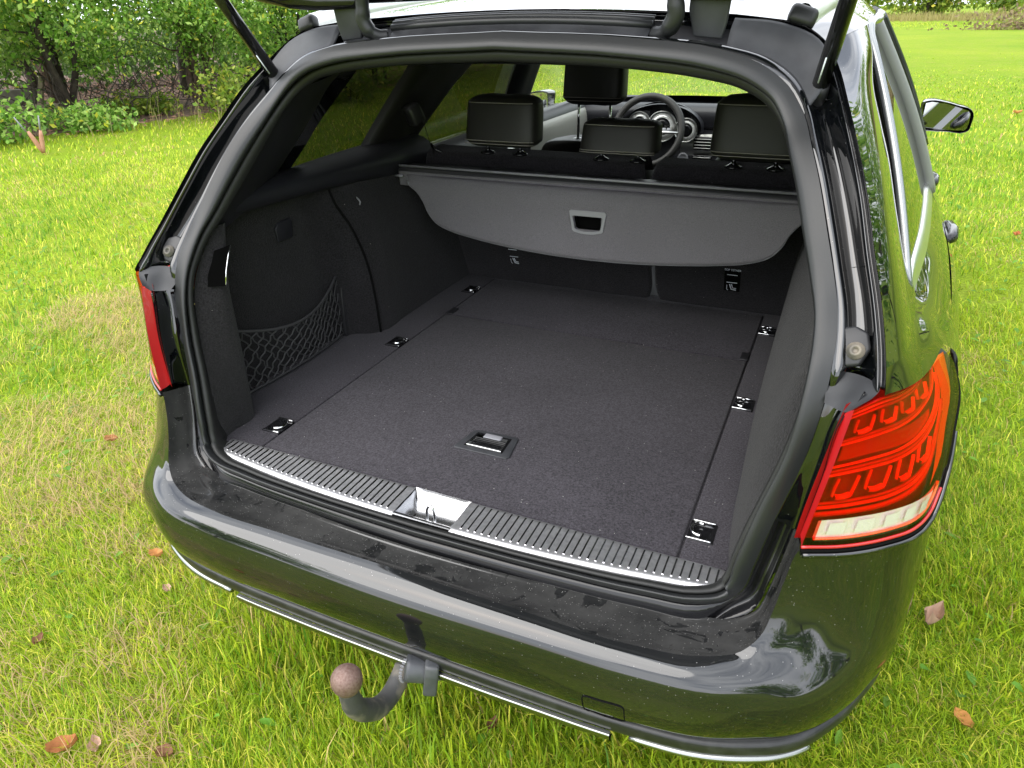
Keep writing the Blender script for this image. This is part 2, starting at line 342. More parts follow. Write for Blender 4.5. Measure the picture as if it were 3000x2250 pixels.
# --- sheet-metal frame round the opening (tailgate jamb)
FRAME = empty("tailgate_frame", (0, 0, 0), CAR)
def jamb(s):
    rows = []
    for k, e in enumerate(EO):
        a = np.array(SO[k + 11]); e = np.array(e); d = e - a
        w = min(1, max(0, (k - 1) / 5)); push = np.array([0, 1 - .25 * w, -.55 * w]); push /= np.linalg.norm(push)
        ins = np.array([-.012, .004, -.004]) if k < 8 else np.array([0, .006, -.010])
        rows.append([a + push * .012, a + push * .006 + d * .03, a + d * .22 + push * .002, a + d * .30 + push * .010, a + d * .42 + push * .034, a + d * .62 + push * .040,
                     a + d * .74 + push * .026, e + ins + push * .004, e + ins * .75 - push * .001, e + ins * .45 + push * .012, e + ins * .2 + push * .010, e + push * .002, e])
    rows.insert(0, [p + np.array([-.002, -.012, -.030]) * max(0, 1 - j_ / 5) + np.array([0, .012, -.004]) * min(1, j_ / 5) for j_, p in enumerate(rows[0])])
    return sheet("frame_panel", rows, "paint", FRAME, 3, 4, s)
for s in (1, -1): jamb(s)
# lower side of the frame beside the lamp, and the dark trough under the sill seal
def jamb_low(s):
    st = [(8, (.616,.040,.118), (.6235,.006,.137)), (9, (.628,.048,.235), (.637,.016,.235)), (10, (.640,.064,.315), (.6475,.034,.325)), (11, (.652,.066,.345), (.668,.046,.360))]
    rows = []
    for k, mid, e in st:
        a = np.array(SO[k]); mid = np.array(mid); e = np.array(e)
        rows.append([a + [0, .012, 0], a + [.004, .006, 0], a * .45 + mid * .55 + np.array([0, .004, 0]), mid, mid * .45 + e * .55 + np.array([0, .006, 0]), e + [-.001, .001, 0], e + [0, -.003, 0]])
    o = sheet("frame_panel", rows, "paint", FRAME, 4, 5, s); return o
for s in (1, -1): jamb_low(s)
L2 = [(0,-.074,-.040),(.25,-.063,-.041),(.42,-.046,-.042),(.515,-.031,-.042),(.556,-.021,-.037),(.584,-.009,-.020),(.598,.010,.020),(.607,.026,.062),(.616,.041,.118)]
def trough(s):
    rows = []
    for k in range(9):
        a, b = np.array(SO[k]), np.array(L2[k])
        c = np.array([0, .004, -.036]) if k < 4 else np.array([.004 * (k > 4), .022, -.012 * max(0, 6 - k) / 2])
        mid = a * .45 + b * .55 + c
        rows.append([a + [0, .014, -.004], a * .8 + mid * .2, mid, b * .75 + mid * .25, b + [-.004 if k > 4 else 0, .004, -.003 if k < 5 else 0], b + [-.003 if k > 4 else 0, .0035, .0005]])
    return sheet("sill_trough", rows, "gloss", FRAME, 3, 4, s)
for s in (1, -1): trough(s)
# grey plastic bracket over the lamp and the bump stop with its screw
for s in (1, -1):
    br = sheet("lamp_bracket", [[(.620,.094,.360),(.645,.088,.366),(.668,.072,.369),(.682,.056,.368)], [(.619,.086,.352),(.645,.076,.358),(.667,.058,.363),(.683,.046,.3655)], [(.620,.073,.338),(.643,.058,.342),(.660,.044,.351),(.680,.041,.3615)],
                                [(.621,.058,.328),(.637,.046,.328),(.649,.033,.332),(.657,.024,.344)]], "plastic_grey", FRAME, 4, 4, s)
    bs = slab("bump_stop", [(-.030,-.004),(-.020,.024),(.002,.032),(.020,.026),(.027,.004),(.016,-.022),(-.012,-.032),(-.028,-.022)], (s*.97,-.22,0), (0,.55,.83), (s*.642,.112,.391), .012*s, "plastic", FRAME, bev=.004)
    N_ = Vector((s*.97,-.22,0)).cross(Vector((0,.55,.83))).normalized() * s
    c0 = Vector((s*.650,.1085,.388)) + N_ * .012
    lathe("screw", [(.0125,0),(.0125,.003),(.0085,.0045),(.008,.007),(.0045,.007),(.004,.003),(0,.003)], c0, N_, "castiron", bs, 18)

# --- rear bumper : columns from the centre to the wheel arch, each from the rim down to the groove
BC = [
 [(0,-.136,-.033),(0,-.146,-.035),(0,-.157,-.039),(0,-.169,-.049),(0,-.183,-.075),(0,-.188,-.112),(0,-.177,-.160),(0,-.140,-.210)],
 [(.25,-.138,-.033),(.25,-.147,-.035),(.25,-.158,-.039),(.25,-.169,-.049),(.25,-.181,-.075),(.25,-.185,-.112),(.25,-.174,-.160),(.25,-.138,-.210)],
 [(.42,-.136,-.033),(.422,-.145,-.035),(.425,-.155,-.039),(.428,-.165,-.049),(.43,-.176,-.075),(.43,-.179,-.112),(.43,-.168,-.160),(.43,-.131,-.210)],
 [(.53,-.112,-.034),(.536,-.122,-.036),(.541,-.133,-.041),(.546,-.145,-.051),(.55,-.156,-.076),(.551,-.159,-.112),(.55,-.148,-.160),(.545,-.117,-.208)],
 [(.575,-.090,-.027),(.588,-.093,-.0285),(.600,-.099,-.0355),(.611,-.113,-.050),(.620,-.124,-.077),(.622,-.126,-.112),(.620,-.117,-.160),(.612,-.095,-.205)],
 [(.598,-.070,-.004),(.615,-.065,-.006),(.634,-.063,-.019),(.655,-.077,-.046),(.667,-.097,-.077),(.671,-.099,-.112),(.669,-.090,-.160),(.660,-.072,-.202)],
 [(.608,-.050,.030),(.632,-.043,.022),(.660,-.040,-.003),(.688,-.047,-.042),(.701,-.065,-.077),(.706,-.067,-.113),(.704,-.058,-.160),(.694,-.044,-.200)],
 [(.616,-.032,.080),(.648,-.020,.062),(.682,-.012,.020),(.711,-.018,-.036),(.726,-.034,-.076),(.731,-.035,-.113),(.729,-.027,-.160),(.720,-.010,-.200)],
 [(.627,-.019,.127),(.668,-.002,.095),(.704,.010,.042),(.735,.010,-.028),(.750,.003,-.073),(.755,.004,-.113),(.753,.012,-.160),(.745,.030,-.200)],
 [(.683,.013,.125),(.704,.022,.090),(.732,.032,.038),(.759,.041,-.022),(.773,.046,-.073),(.777,.049,-.113),(.775,.057,-.160),(.766,.075,-.200)],
 [(.741,.055,.126),(.755,.067,.090),(.773,.081,.038),(.791,.094,-.022),(.800,.102,-.073),(.803,.106,-.113),(.801,.116,-.160),(.790,.132,-.200)],
 [(.775,.090,.127),(.786,.109,.090),(.799,.132,.038),(.811,.151,-.022),(.817,.162,-.073),(.819,.168,-.113),(.817,.180,-.160),(.805,.198,-.200)],
 [(.800,.140,.135),(.809,.170,.092),(.820,.201,.038),(.829,.229,-.022),(.834,.244,-.073),(.836,.250,-.113),(.834,.261,-.160),(.820,.280,-.200)],
 [(.822,.262,.185),(.830,.298,.115),(.839,.322,.045),(.847,.340,-.022),(.851,.350,-.073),(.852,.355,-.113),(.850,.366,-.160),(.836,.382,-.200)],
 [(.846,.440,.200),(.853,.455,.115),(.859,.463,.045),(.863,.470,-.022),(.865,.475,-.073),(.865,.478,-.113),(.863,.482,-.160),(.850,.490,-.200)],
 [(.856,.600,.205),(.862,.600,.115),(.867,.600,.045),(.870,.600,-.022),(.871,.600,-.073),(.871,.600,-.113),(.869,.600,-.160),(.856,.600,-.200)]]
mir = lambda c: [(-p[0], p[1], p[2]) for p in c]
BUMP = sheet("rear_bumper", [mir(c) for c in BC[:0:-1]] + BC, "paint_dusty", CAR, 4, 5)
tag(BUMP, "black rear bumper with pale road dust and water marks")
# ledge on top of the bumper
LG = []
for k in range(9):
    a, b = np.array(L2[k]), np.array(BC[k][0])
    dn = np.array([0, 0, -.004]) if k < 4 else np.array([.002, .004, -.002])
    LG.append([a + [0, .0035, .0006], a, a * .93 + b * .07 + dn * .6, a * .6 + b * .4 + dn, a * .25 + b * .75 + dn, a * .06 + b * .94 + dn * .2, b])
sheet("bumper_ledge", [mir(c) for c in LG[:0:-1]] + LG, "paint_ledge", BUMP, 3, 6)
tag(bpy.data.objects["bumper_ledge"], "dusty bumper top with dark water runs")
# lower dark trim, chrome strip, exhaust trims
LT = []
for ci, c in enumerate(BC[:13]):
    ins_ = 1 if ci < 9 else max(.1, 1 - (ci - 8) * .25)
    g = np.array(c[-1]); o = np.array(c[-2]); d = g - np.array([g[0] * 0.0, 0, 0])
    out_ = np.array([0, -1, 0]) if g[0] < .45 else (lambda v: v / np.linalg.norm(v))(np.array([g[0] - .35, min(-.02, g[1] - .45), 0]))
    LT.append([g - out_ * .004 + [0, 0, .002], g + out_ * .006 + [0, 0, -.004], g + out_ * .008 + [0, 0, -.018], g + out_ * .0 + [0, 0, -.036], g - out_ * .010 + [0, 0, -.044], g - out_ * (.012 + .04 * ins_) + [0, 0, -.046 - .019 * ins_], g - out_ * (.014 + .10 * ins_) + [0, 0, -.048 - .032 * ins_]])
LOW = sheet("lower_trim", [mir(c) for c in LT[:0:-1]] + LT, "trim_dark", BUMP, 4, 4)
def strip(name, i0, i1, s, m, r, lift, drop):
    pts = cr1([np.array(LT[i][3]) for i in range(len(LT))], 6)
    xs = pts[:, 0]; sel = pts[(xs >= i0) & (xs <= i1)]
    return [np.array((s * p[0], p[1] - lift, p[2] - drop)) for p in sel]
mid = strip("", 0, .41, 1, None, 0, .010, .006); midl = [np.array((-p[0], p[1], p[2])) for p in mid[::-1]]
sheet("chrome_strip", [[p + [0, .004, .013], p + [0, -.004, .011], p + [0, -.0035, .004], p + [0, .002, -.008], p + [0, .008, -.011], p + [0, .016, -.010]] for p in midl + mid[1:]], "dull_chrome", BUMP, 3, 1)
for s in (1, -1):
    p_ = strip("", .405, .70, s, None, 0, -.002, .004)
    k = len(p_); rs = [.0075 + .003 * math.sin(math.pi * min(1, (i + .6) / k)) for i in range(k)]
    ex = tube("exhaust_trim", p_, rs, "dull_chrome", BUMP, 12, flat=.8)
# round-cornered tow-eye cover on the bumper, its seam as a thin dark cord
def bump_pt(x, z):
    A = _BG; i = np.argmin((A[..., 0] - x) ** 2 + (A[..., 2] - z) ** 2); return A.reshape(-1, 3)[i]
_BG = refine(BC, 6, 10)
def on_face(x, z):
    d = (_BG[..., 0] - x) ** 2 + (_BG[..., 2] - z) ** 2 + 1e6 * (_BG[..., 2] > -.06)
    idx = np.argsort(d.ravel())[:6]; w = 1 / (d.ravel()[idx] + 1e-8); return (x, float((_BG.reshape(-1, 3)[idx, 1] * w).sum() / w.sum()), z)
cxx, czz, hx, hz, rr = .395, -.150, .033, .030, .008
ring = []
for (sx, sz, a0) in ((1, 1, 0), (-1, 1, 90), (-1, -1, 180), (1, -1, 270)):
    for a in (0, 30, 60, 90):
        th = math.radians(a0 + a); ring.append((cxx + sx * (hx - rr) + rr * math.cos(th), czz + sz * (hz - rr) + rr * math.sin(th)))
rp = []
for i in range(len(ring)):
    a, b = np.array(ring[i]), np.array(ring[(i + 1) % len(ring)])
    for t in (0, .5): q = a * (1 - t) + b * t; P_ = on_face(q[0], q[1]); rp.append((P_[0], P_[1] - .0006, P_[2]))
tube("tow_eye_cover", rp, .0011, "gap", BUMP, 6, closed=True)

# --- quarter panel and roof (rows from lamp edge / shoulder up to the roof edge, columns from the frame edge forward)
QR = [
 [(.690,.042,.362),(.722,.100,.353),(.747,.170,.341),(.785,.335,.330),(.808,.465,.310),(.828,.62,.292),(.842,.82,.290),(.854,1.05,.290),(.860,1.32,.290)],
 [(.688,.052,.377),(.715,.110,.371),(.735,.185,.363),(.762,.332,.353),(.777,.465,.341),(.795,.62,.331),(.813,.82,.330),(.827,1.05,.330),(.839,1.32,.330)],
 [(.6865,.063,.391),(.708,.120,.388),(.722,.200,.382),(.734,.330,.374),(.742,.455,.367),(.757,.62,.366),(.780,.82,.366),(.796,1.05,.366),(.813,1.32,.366)]]
QU = [
 [(.6865,.063,.391),(.708,.120,.388),(.722,.200,.382),(.734,.330,.374),(.742,.455,.367)],
 [(.670,.116,.452),(.689,.18,.451),(.698,.26,.451),(.703,.40,.452),(.699,.522,.452)],
 [(.648,.163,.515),(.667,.23,.515),(.675,.31,.515),(.680,.45,.516),(.675,.585,.516)],
 [(.627,.213,.578),(.645,.285,.579),(.653,.37,.580),(.657,.51,.582),(.652,.645,.582)],
 [(.603,.267,.636),(.621,.34,.638),(.629,.43,.640),(.632,.57,.641),(.627,.705,.641)],
 [(.576,.321,.695),(.597,.40,.698),(.606,.49,.699),(.608,.63,.700),(.602,.765,.700)],
 [(.555,.372,.735),(.581,.44,.743),(.593,.53,.747),(.597,.67,.748),(.590,.808,.748)],
 [(.532,.408,.766),(.563,.48,.779),(.577,.57,.785),(.581,.72,.788),(.578,.855,.789)]]
RT = [(.85,.578,.789,.53,.832,.40,.858,.88),(1.3,.580,.800,.54,.845,.41,.872,.895),(1.9,.580,.803,.54,.850,.41,.878,.90),(2.35,.56,.80,.52,.845,.40,.872,.893)]
for s in (1, -1):
    q = sheet("quarter_panel", QR, "paint", CAR, 5, 6, s)
    sheet("rear_pillar_skin", QU, "paint", q, 5, 5, s)
    # fuel flap seam on the right, plain side below
    side = []
    for (y, w4, w3, w0, w1, w2) in ((.60,.8255,.843,.858,.868,.872),(.80,.841,.860,.876,.887,.890),(1.05,.854,.875,.892,.900,.903),(1.32,.860,.881,.895,.902,.905)):
        side.append([(w4, y, .2925), (w3, y, .255), (w0, y, .205), (w1, y, .10), (w1 + .003, y, 0), (w2, y, -.10), (w2 - .02, y, -.20)])
    arch = []
    sheet("rear_wing", [[r[0], r[1], r[2], r[3]] for r in side], "paint", q, 4, 5, s)
    sheet("wing_lip", [[side[0][3], side[0][4], side[0][5], side[0][6]], [(.888,.625,.09),(.888,.63,0),(.884,.632,-.10),(.868,.636,-.20)]], "paint", q, 3, 3, s)
    sheet("wheel_arch_lip", [[(.897 - .01 * abs(math.cos(a)), .99 + R_ * math.cos(a), -.27 + R_ * math.sin(a)) for a in np.linspace(0.18, math.pi - .05, 13)] for R_ in (.365, .40, .44)], "paint", q, 2, 2, s)
# fender between lamp edge and wing
    sheet("wing_corner", [[(.785,.335,.330),(.806,.342,.315),(.817,.335,.29),(.820,.29,.24),(.822,.262,.190)], [(.808,.465,.310),(.827,.462,.280),(.841,.455,.25),(.847,.45,.225),(.850,.445,.20)], [(.8255,.60,.2925),(.841,.60,.265),(.852,.60,.235),(.857,.60,.22),(.858,.60,.205)]], "paint", q, 4, 5, s)
    # doors: rear and front
    for (ya, yb) in ((1.325, 2.10), (2.105, 3.08)):
        rws = []
        for y in np.linspace(ya, yb, 5):
            b = float(np.interp(y, (1.3, 1.66, 2.1, 2.6, 3.1), (.812, .824, .832, .832, .822))); k = float(np.interp(y, (1.3, 2, 3.1), (.862, .868, .862)))
            rws.append([(b, y, .366), (b * .48 + (k - .002) * .52, y, .330), (k - .002, y, .290), (k + .019, y, .255), (k + .033, y, .205), (k + .040, y, .10), (k + .044, y, 0), (k + .042, y, -.12), (k + .016, y, -.26), (k - .02, y, -.36)])
        d = sheet("door", rws, "paint", CAR, 4, 4, s, thick=.006)
        yh = ya + .17
        xh = .905
        hb = tube("door_handle", [(.880, yh - .10, .215), (.905, yh - .07, .222), (.912, yh, .226), (.908, yh + .06, .225), (.880, yh + .09, .218)], [.012, .016, .017, .016, .012], "gloss", d, 10, s)
    # side glass and chrome window line
    belt = [(.735,.455),(.746,.545),(.766,.704),(.778,.824),(.796,1.052),(.813,1.318),(.825,1.656),(.834,2.1),(.832,2.6),(.822,2.95)]
    bx = lambda y: float(np.interp(y, [p[1] for p in belt], [p[0] for p in belt]))
    def gpt(y0, y1, z):                      # glass point at height z on a pillar line running from y0 at the belt to y1 at the top
        t = (z - .378) / (.768 - .378); y = y0 + (y1 - y0) * t
        xb = bx(y0) - .012; xt = float(np.interp(y1, (.84, 1.05, 1.5, 2.0, 2.4), (.585, .598, .610, .615, .60)))
        return (xb + (xt - xb) * t + .012 * math.sin(math.pi * t), y, z)
    zs = (.368, .44, .52, .60, .68, .75, .785)
    def pane(name, l0, l1, r0, r1, m, par):
        return sheet(name, [[gpt(a0, a1, z) for z in zs] for (a0, a1) in ((l0, l1), ((l0 * 2 + r0) / 3, (l1 * 2 + r1) / 3), ((l0 + r0 * 2) / 3, (l1 + r1 * 2) / 3), (r0, r1))], m, par, 3, 4, s)
    w1 = pane("quarter_window", .455, .835, 1.30, 1.06, "glass_dark", CAR)
    w2 = pane("door_window", 1.34, 1.09, 2.06, 1.94, "glass_dark", CAR)
    w3 = pane("door_window", 2.14, 2.02, 2.90, 2.32, "glass", CAR)
    def vband(name, p0, p1, r, m, par, out=.006):
        pts = [np.array(gpt(p0, p1, z)) + [out, 0, 0] for z in zs]
        return tube(name, cr1(pts, 3), r, m, par, 8, s)
    vband("pillar_trim", 1.32, 1.075, .017, "satin", w2, .004); vband("pillar_trim", 2.10, 1.98, .020, "gloss", w2, .004)
    # chrome surround: belt band, rear edge, top run
    rear = [np.array(gpt(.455, .835, z)) + [.003, -.016, 0] for z in (.372, .44, .52, .60, .68, .74)]
    top = [(.590,.825,.764),(.587,.850,.779),(.588,.885,.785)] + [(.599 if y < 1.3 else .607, y, .789 + .006 * min(1, (y - .9) / .5)) for y in (.95, 1.1, 1.35, 1.7, 2.05)]
    path = cr1([tuple(p) for p in rear] + top, 4)
    tube("chrome_window_line", path, .0095, "dull_chrome", w1, 8, s)
    bb = []
    for y in (.44, .50, .58, .70, .82, 1.05, 1.32, 1.66, 2.1, 2.6, 2.92):
        b = bx(max(y, .455)); k = min(1, (y - .43) / .2)
        bb.append([(b - .036 * k, y, .372 + .012 * k), (b - .031 * k, y, .374 + .020 * k), (b - .012 * k, y, .374 + .016 * k), (b - .002, y, .371 + .006 * k), (b + .004, y, .366)])
    sheet("chrome_belt_line", bb, "alu", w1, 3, 4, s)
# roof
RF = []
ED = [(0.433, .822), (.432, .814), (.431, .804), (.427, .790), (.408, .766)]
cols = [(0, .433, .822), (.28, .432, .814), (.42, .431, .804), (.495, .427, .790), (.532, .408, .766)]
RF.append(cols)
RF.append([(0, .55, .838), (.28, .55, .830), (.43, .55, .818), (.52, .55, .804), (.577, .57, .785)])
RF.append([(0, .86, .866), (.28, .86, .857), (.43, .86, .842), (.53, .86, .822), (.579, .857, .789)])
for y, zc in ((1.3, .886), (1.9, .890), (2.3, .872)):
    RF.append([(0, y, zc), (.28, y, zc - .010), (.43, y, zc - .026), (.54, y, zc - .052), (.592, y, zc - .090)])
roof = sheet("roof", [[(-p[0], p[1], p[2]) for p in r[:0:-1]] + r for r in RF], "paint", CAR, 4, 5)
for s in (1, -1):
    rail = sheet("roof_rail", [[(x + dx, y, z + dz_) for dx, dz_ in ((-.017, -.012), (-.014, .016), (-.006, .024), (.006, .024), (.014, .014), (.018, -.014))]
                 for (x, y, z) in ((.487,.445,.797),(.500,.56,.812),(.515,.86,.838),(.522,1.3,.853),(.522,1.9,.856),(.508,2.25,.843))], "alu", CAR, 2, 4, s)
    box("end_cap", (s * .487, .441, .803), (.044, .026, .030), "plastic", rail, .009, 3, rot=(-.35, s * .30, 0))
# windscreen, bonnet and front wings close the body off
WS = sheet("windscreen", [[(-.55,2.30,.775),(-.3,2.28,.80),(0,2.27,.81),(.3,2.28,.80),(.55,2.30,.775)], [(-.66,2.75,.59),(-.35,2.76,.62),(0,2.77,.63),(.35,2.76,.62),(.66,2.75,.59)], [(-.76,3.12,.38),(-.4,3.20,.41),(0,3.23,.42),(.4,3.20,.41),(.76,3.12,.38)]], "glass", CAR, 4, 5)
for s in (1, -1):
    tube("screen_pillar", [(.585,2.25,.785),(.65,2.55,.665),(.73,2.85,.53),(.81,3.12,.375)], [.030,.032,.036,.045], "paint", WS, 8, s)
FR = []
for (y, zt, xw, zb) in ((3.08,.385,.822,.366),(3.5,.345,.80,.335),(3.9,.30,.79,.30),(4.3,.235,.75,.235),(4.55,.16,.66,.15),(4.66,.05,.60,.02)):
    FR.append([(-xw, y, zb), (-xw * .75, y, zt + .01), (0, y + .02, zt + .03), (xw * .75, y, zt + .01), (xw, y, zb)])
sheet("bonnet", FR, "paint", CAR, 4, 4)
for s in (1, -1):
    fw = []
    for (y, b, k) in ((3.085,.822,.880),(3.4,.802,.885),(3.86,.79,.89),(4.3,.75,.85),(4.55,.66,.72),(4.66,.60,.62)):
        fw.append([(b, y, .366 if y < 3.1 else float(np.interp(y, (3.1, 3.5, 3.9, 4.3, 4.55, 4.66), (.366, .335, .30, .235, .15, .02)))), (k * .985, y, .18 if y < 4.5 else .06), (k, y, .05 if y < 4.5 else -.03), (k * .99, y, -.10)])
    sheet("front_wing", fw, "paint", CAR, 3, 4, s)
    sheet("sill_panel", [[(.868, y, -.20), (.862, y, -.32), (.83, y, -.385), (.6, y, -.39)] for y in (1.35, 2.0, 2.8, 3.45)], "paint", CAR, 3, 2, s)
sheet("front_bumper", [[(x, y, .02), (x * 1.0, y + .04, -.12), (x * .98, y + .02, -.28), (x * .9, y - .06, -.38)] for x, y in ((-.86, 4.25), (-.72, 4.52), (-.4, 4.66), (0, 4.70), (.4, 4.66), (.72, 4.52), (.86, 4.25))], "paint", CAR, 3, 4)
box("underbody", (0, 2.45, -.33), (1.3, 3.9, .06), "plastic", CAR)
box("rear_valance", (0, .10, -.16), (1.16, .20, .10), "plastic", CAR, .02)
# wheels
def wheel(x, y):
    w = empty("wheel", (0, 0, 0), CAR); s = 1 if x > 0 else -1; c = (x, y, -.275)
    lathe("tyre", [(.225, -.10), (.30, -.118), (.320, -.09), (.325, -.03), (.325, .03), (.320, .09), (.30, .118), (.225, .10)], c, (s, 0, 0), "tyre", w, 40)
    lathe("rim", [(.226, .09), (.222, .10), (.212, .095), (.205, .02), (.06, .055), (.05, .07), (0, .07)], c, (s, 0, 0), "alu", w, 40)
    for k in range(5):
        a = 2 * math.pi * k / 5
        box("spoke", (x + s * .082, y + .13 * math.cos(a), -.275 + .13 * math.sin(a)), (.02, .17, .045), "alu", w, .006, rot=(a, 0, 0))
for x, y in ((.80, .99), (-.80, .99), (.80, 3.86), (-.80, 3.86)): wheel(x, y)

# --- tail lamps
LG_IN = [[(.628,-.020,.134),(.683,.012,.129),(.741,.054,.130),(.775,.089,.131),(.800,.139,.139),(.808,.165,.165)],
         [(.632,-.016,.170),(.688,.020,.168),(.744,.064,.168),(.779,.104,.168),(.803,.155,.172),(.811,.185,.195)],
         [(.643,-.005,.240),(.694,.034,.243),(.744,.086,.242),(.777,.138,.240),(.801,.198,.238),(.815,.240,.238)],
         [(.652,.010,.300),(.696,.044,.308),(.736,.102,.304),(.766,.165,.300),(.793,.245,.298),(.818,.300,.272)],
         [(.657,.021,.344),(.690,.041,.360),(.722,.099,.351),(.748,.170,.340),(.772,.258,.334),(.800,.343,.318)]]
def lampgrid(): return refine(LG_IN, 10, 12)
_LGR = lampgrid(); _c = _LGR.mean((0, 1))
def lampP(u, v, inset=0.0):
    """point on the lamp face: u 0..1 inner to outer, v 0..1 bottom to top; inset = metres behind the lens"""
    A = _LGR; nv_, nu_ = A.shape[:2]
    fu, fv = u * (nu_ - 1), v * (nv_ - 1); i, j = min(int(fv), nv_ - 2), min(int(fu), nu_ - 2); a, b = fv - i, fu - j
    p = A[i, j] * (1 - a) * (1 - b) + A[i + 1, j] * a * (1 - b) + A[i, j + 1] * (1 - a) * b + A[i + 1, j + 1] * a * b
    du = A[i, j + 1] - A[i, j]; dv = A[i + 1, j] - A[i, j]; n = np.cross(du, dv); n /= np.linalg.norm(n) + 1e-12
    if n @ (p - np.array([.66, .22, .24])) < 0: n = -n
    return p - n * inset
def lamp_patch(name, u0, u1, v0, v1, inset, m, par, s, nu=16, nv=6, vf=None):
    vf = vf or (lambda u, v: v)
    rows = [[lampP(u, min(1, max(0, vf(u, v))), inset) for u in np.linspace(u0, u1, nu)] for v in np.linspace(v0, v1, nv)]
    return sheet(name, rows, m, par, 1, 1, s)
def lamp_tube(name, uv, r, inset, m, par, s, flat=1.0):
    pts = [lampP(u, v, inset) for u, v in cr1([(a, b, 0) for a, b in uv], 6)[:, :2]]
    return tube(name, pts, r, m, par, 7, s, flat=flat)
sweep = lambda u, v: v + (0.42 * max(0, (u - .45) / .55) ** 2) * (1 - v)       # bands rise towards the outer tip
for s in (1, -1):
    T = sheet("tail_lamp", LG_IN, "lens_red", CAR, 8, 8, s)
    T.data.materials.append(MT["lens_clear"]); T.data.materials.append(MT["lens_amber"])
    for pi, po in enumerate(T.data.polygons):
        pv, pu = (pi // 40 + .5) / 32, (pi % 40 + .5) / 40
        if .06 < pv < .275 and .04 < pu < .85: po.material_index = 1
        elif pu > .80: po.material_index = 2
    tag(T, "red tail lamp with curved light bands and clear reversing strip")
    lamp_patch("lamp_back", .0, 1, .0, 1, .022, "red_dark", T, s, 24, 14)
    lamp_patch("side_reflector", .81, 1, .22, 1, .012, "amber", T, s, 6, 10)
    # flat red flange towards the opening
    sheet("lamp_flange", [[(.628,-.020,.134),(.627,-.009,.134),(.6245,.004,.138)],[(.643,-.005,.240),(.640,.006,.240),(.637,.017,.240)],[(.657,.021,.344),(.653,.028,.338),(.648,.034,.330)]], "red_edge", T, 4, 6, s)
    for pth in ([(.628,-.020,.134),(.683,.012,.129),(.741,.054,.130),(.775,.089,.131),(.800,.139,.139),(.808,.165,.165),(.811,.185,.195),(.815,.240,.238),(.818,.300,.272),(.800,.343,.318)],):
        tube("lamp_rim", cr1(pth[:6], 6), .0026, "red_edge", T, 8, s)
        tube("lamp_seat", cr1([(p[0] + .004, p[1] - .001, p[2] - .013) for p in pth[:8]], 6), .0042, "paint", T, 8, s)
        tube("lamp_seal", cr1([(p[0] + .001, p[1] + .001, p[2] - .007) for p in pth], 6), .0032, "gap", T, 6, s)
    # clear reversing strip
    rv = lamp_patch("reversing_lens", .05, .82, .075, .262, .006, "white_in", T, s, 20, 4)
    for k in range(5):
        u = .10 + k * .13; lamp_patch("prism_block", u, u + .080, .125, .25, .002, "white_in", T, s, 4, 3)
    lamp_tube("reversing_frame", [(.05,.075),(.25,.075),(.5,.077),(.72,.085),(.86,.15),(.83,.262)], .0022, .004, "red_hot", T, s)
    # light bands and LED blocks
    def ribbon(name, uv, wv, inset, m, bul=.004):
        c = cr1([(a_, b_, 0) for a_, b_ in uv], 6)[:, :2]; tg_ = np.gradient(c, axis=0); tg_ /= np.linalg.norm(tg_, axis=1)[:, None]; nr_ = np.stack([-tg_[:, 1], tg_[:, 0]], 1)
        cl = lambda q: (min(.995, max(.005, q[0])), min(.995, max(.005, q[1])))
        rows = [[lampP(*cl(c[i] + nr_[i] * wv * k), inset - bul * h) for i in range(len(c))] for k, h in ((-.5, 0), (-.3, .9), (0, 1), (.3, .9), (.5, 0))]
        return sheet(name, rows, m, T, 1, 1, s)
    for (v0, m_, w_) in ((.285,"red_in",.030),(.325,"red_hot",.018),(.350,"red_in",.012),(.510,"red_hot",.018),(.535,"red_in",.016),(.563,"red_hot",.012),(.70,"red_hot",.016),(.722,"red_in",.012),(.895,"red_in",.022),(.925,"red_hot",.012),(.955,"red_in",.014)):
        ribbon("light_band", [(.02,v0),(.2,v0),(.4,v0 + .012),(.58,v0 + .05),(.69,v0 + .11),(.755,min(.95, v0 + .22)),(.785,min(.975, v0 + .34))], w_, .012, m_)
    lamp_patch("reflector_panel", .05, .66, .59, .685, .013, "red_in", T, s, 14, 4, lambda u, v: v + .10 * max(0, (u - .35)) ** 1.5)
    for v0 in (.365, .74):
        for k in range(4):
            u = .075 + k * .155; dv = .014 * k + (.03 if k == 3 else 0); w_, h_ = .095, .118; sk = .012
            lamp_patch("led_cell", u + .006, u + w_ - .006, v0 + dv + .01, v0 + dv + h_, .017, "red_dark", T, s, 4, 4)
            ribbon("led_block", [(u + .012, v0 + dv + .018), (u + w_ / 2, v0 + dv + .012), (u + w_ - .008, v0 + dv + .020)], .026, .012, "red_hot", .007)
            ribbon("led_block", [(u + w_ - .004, v0 + dv + .02), (u + w_ + .003, v0 + dv + .06), (u + w_ + sk, v0 + dv + h_)], .009, .011, "red_hot", .005)
            ribbon("led_block", [(u + .006, v0 + dv + .02), (u + .006, v0 + dv + .06), (u + .012, v0 + dv + h_)], .008, .012, "red_hot", .004)

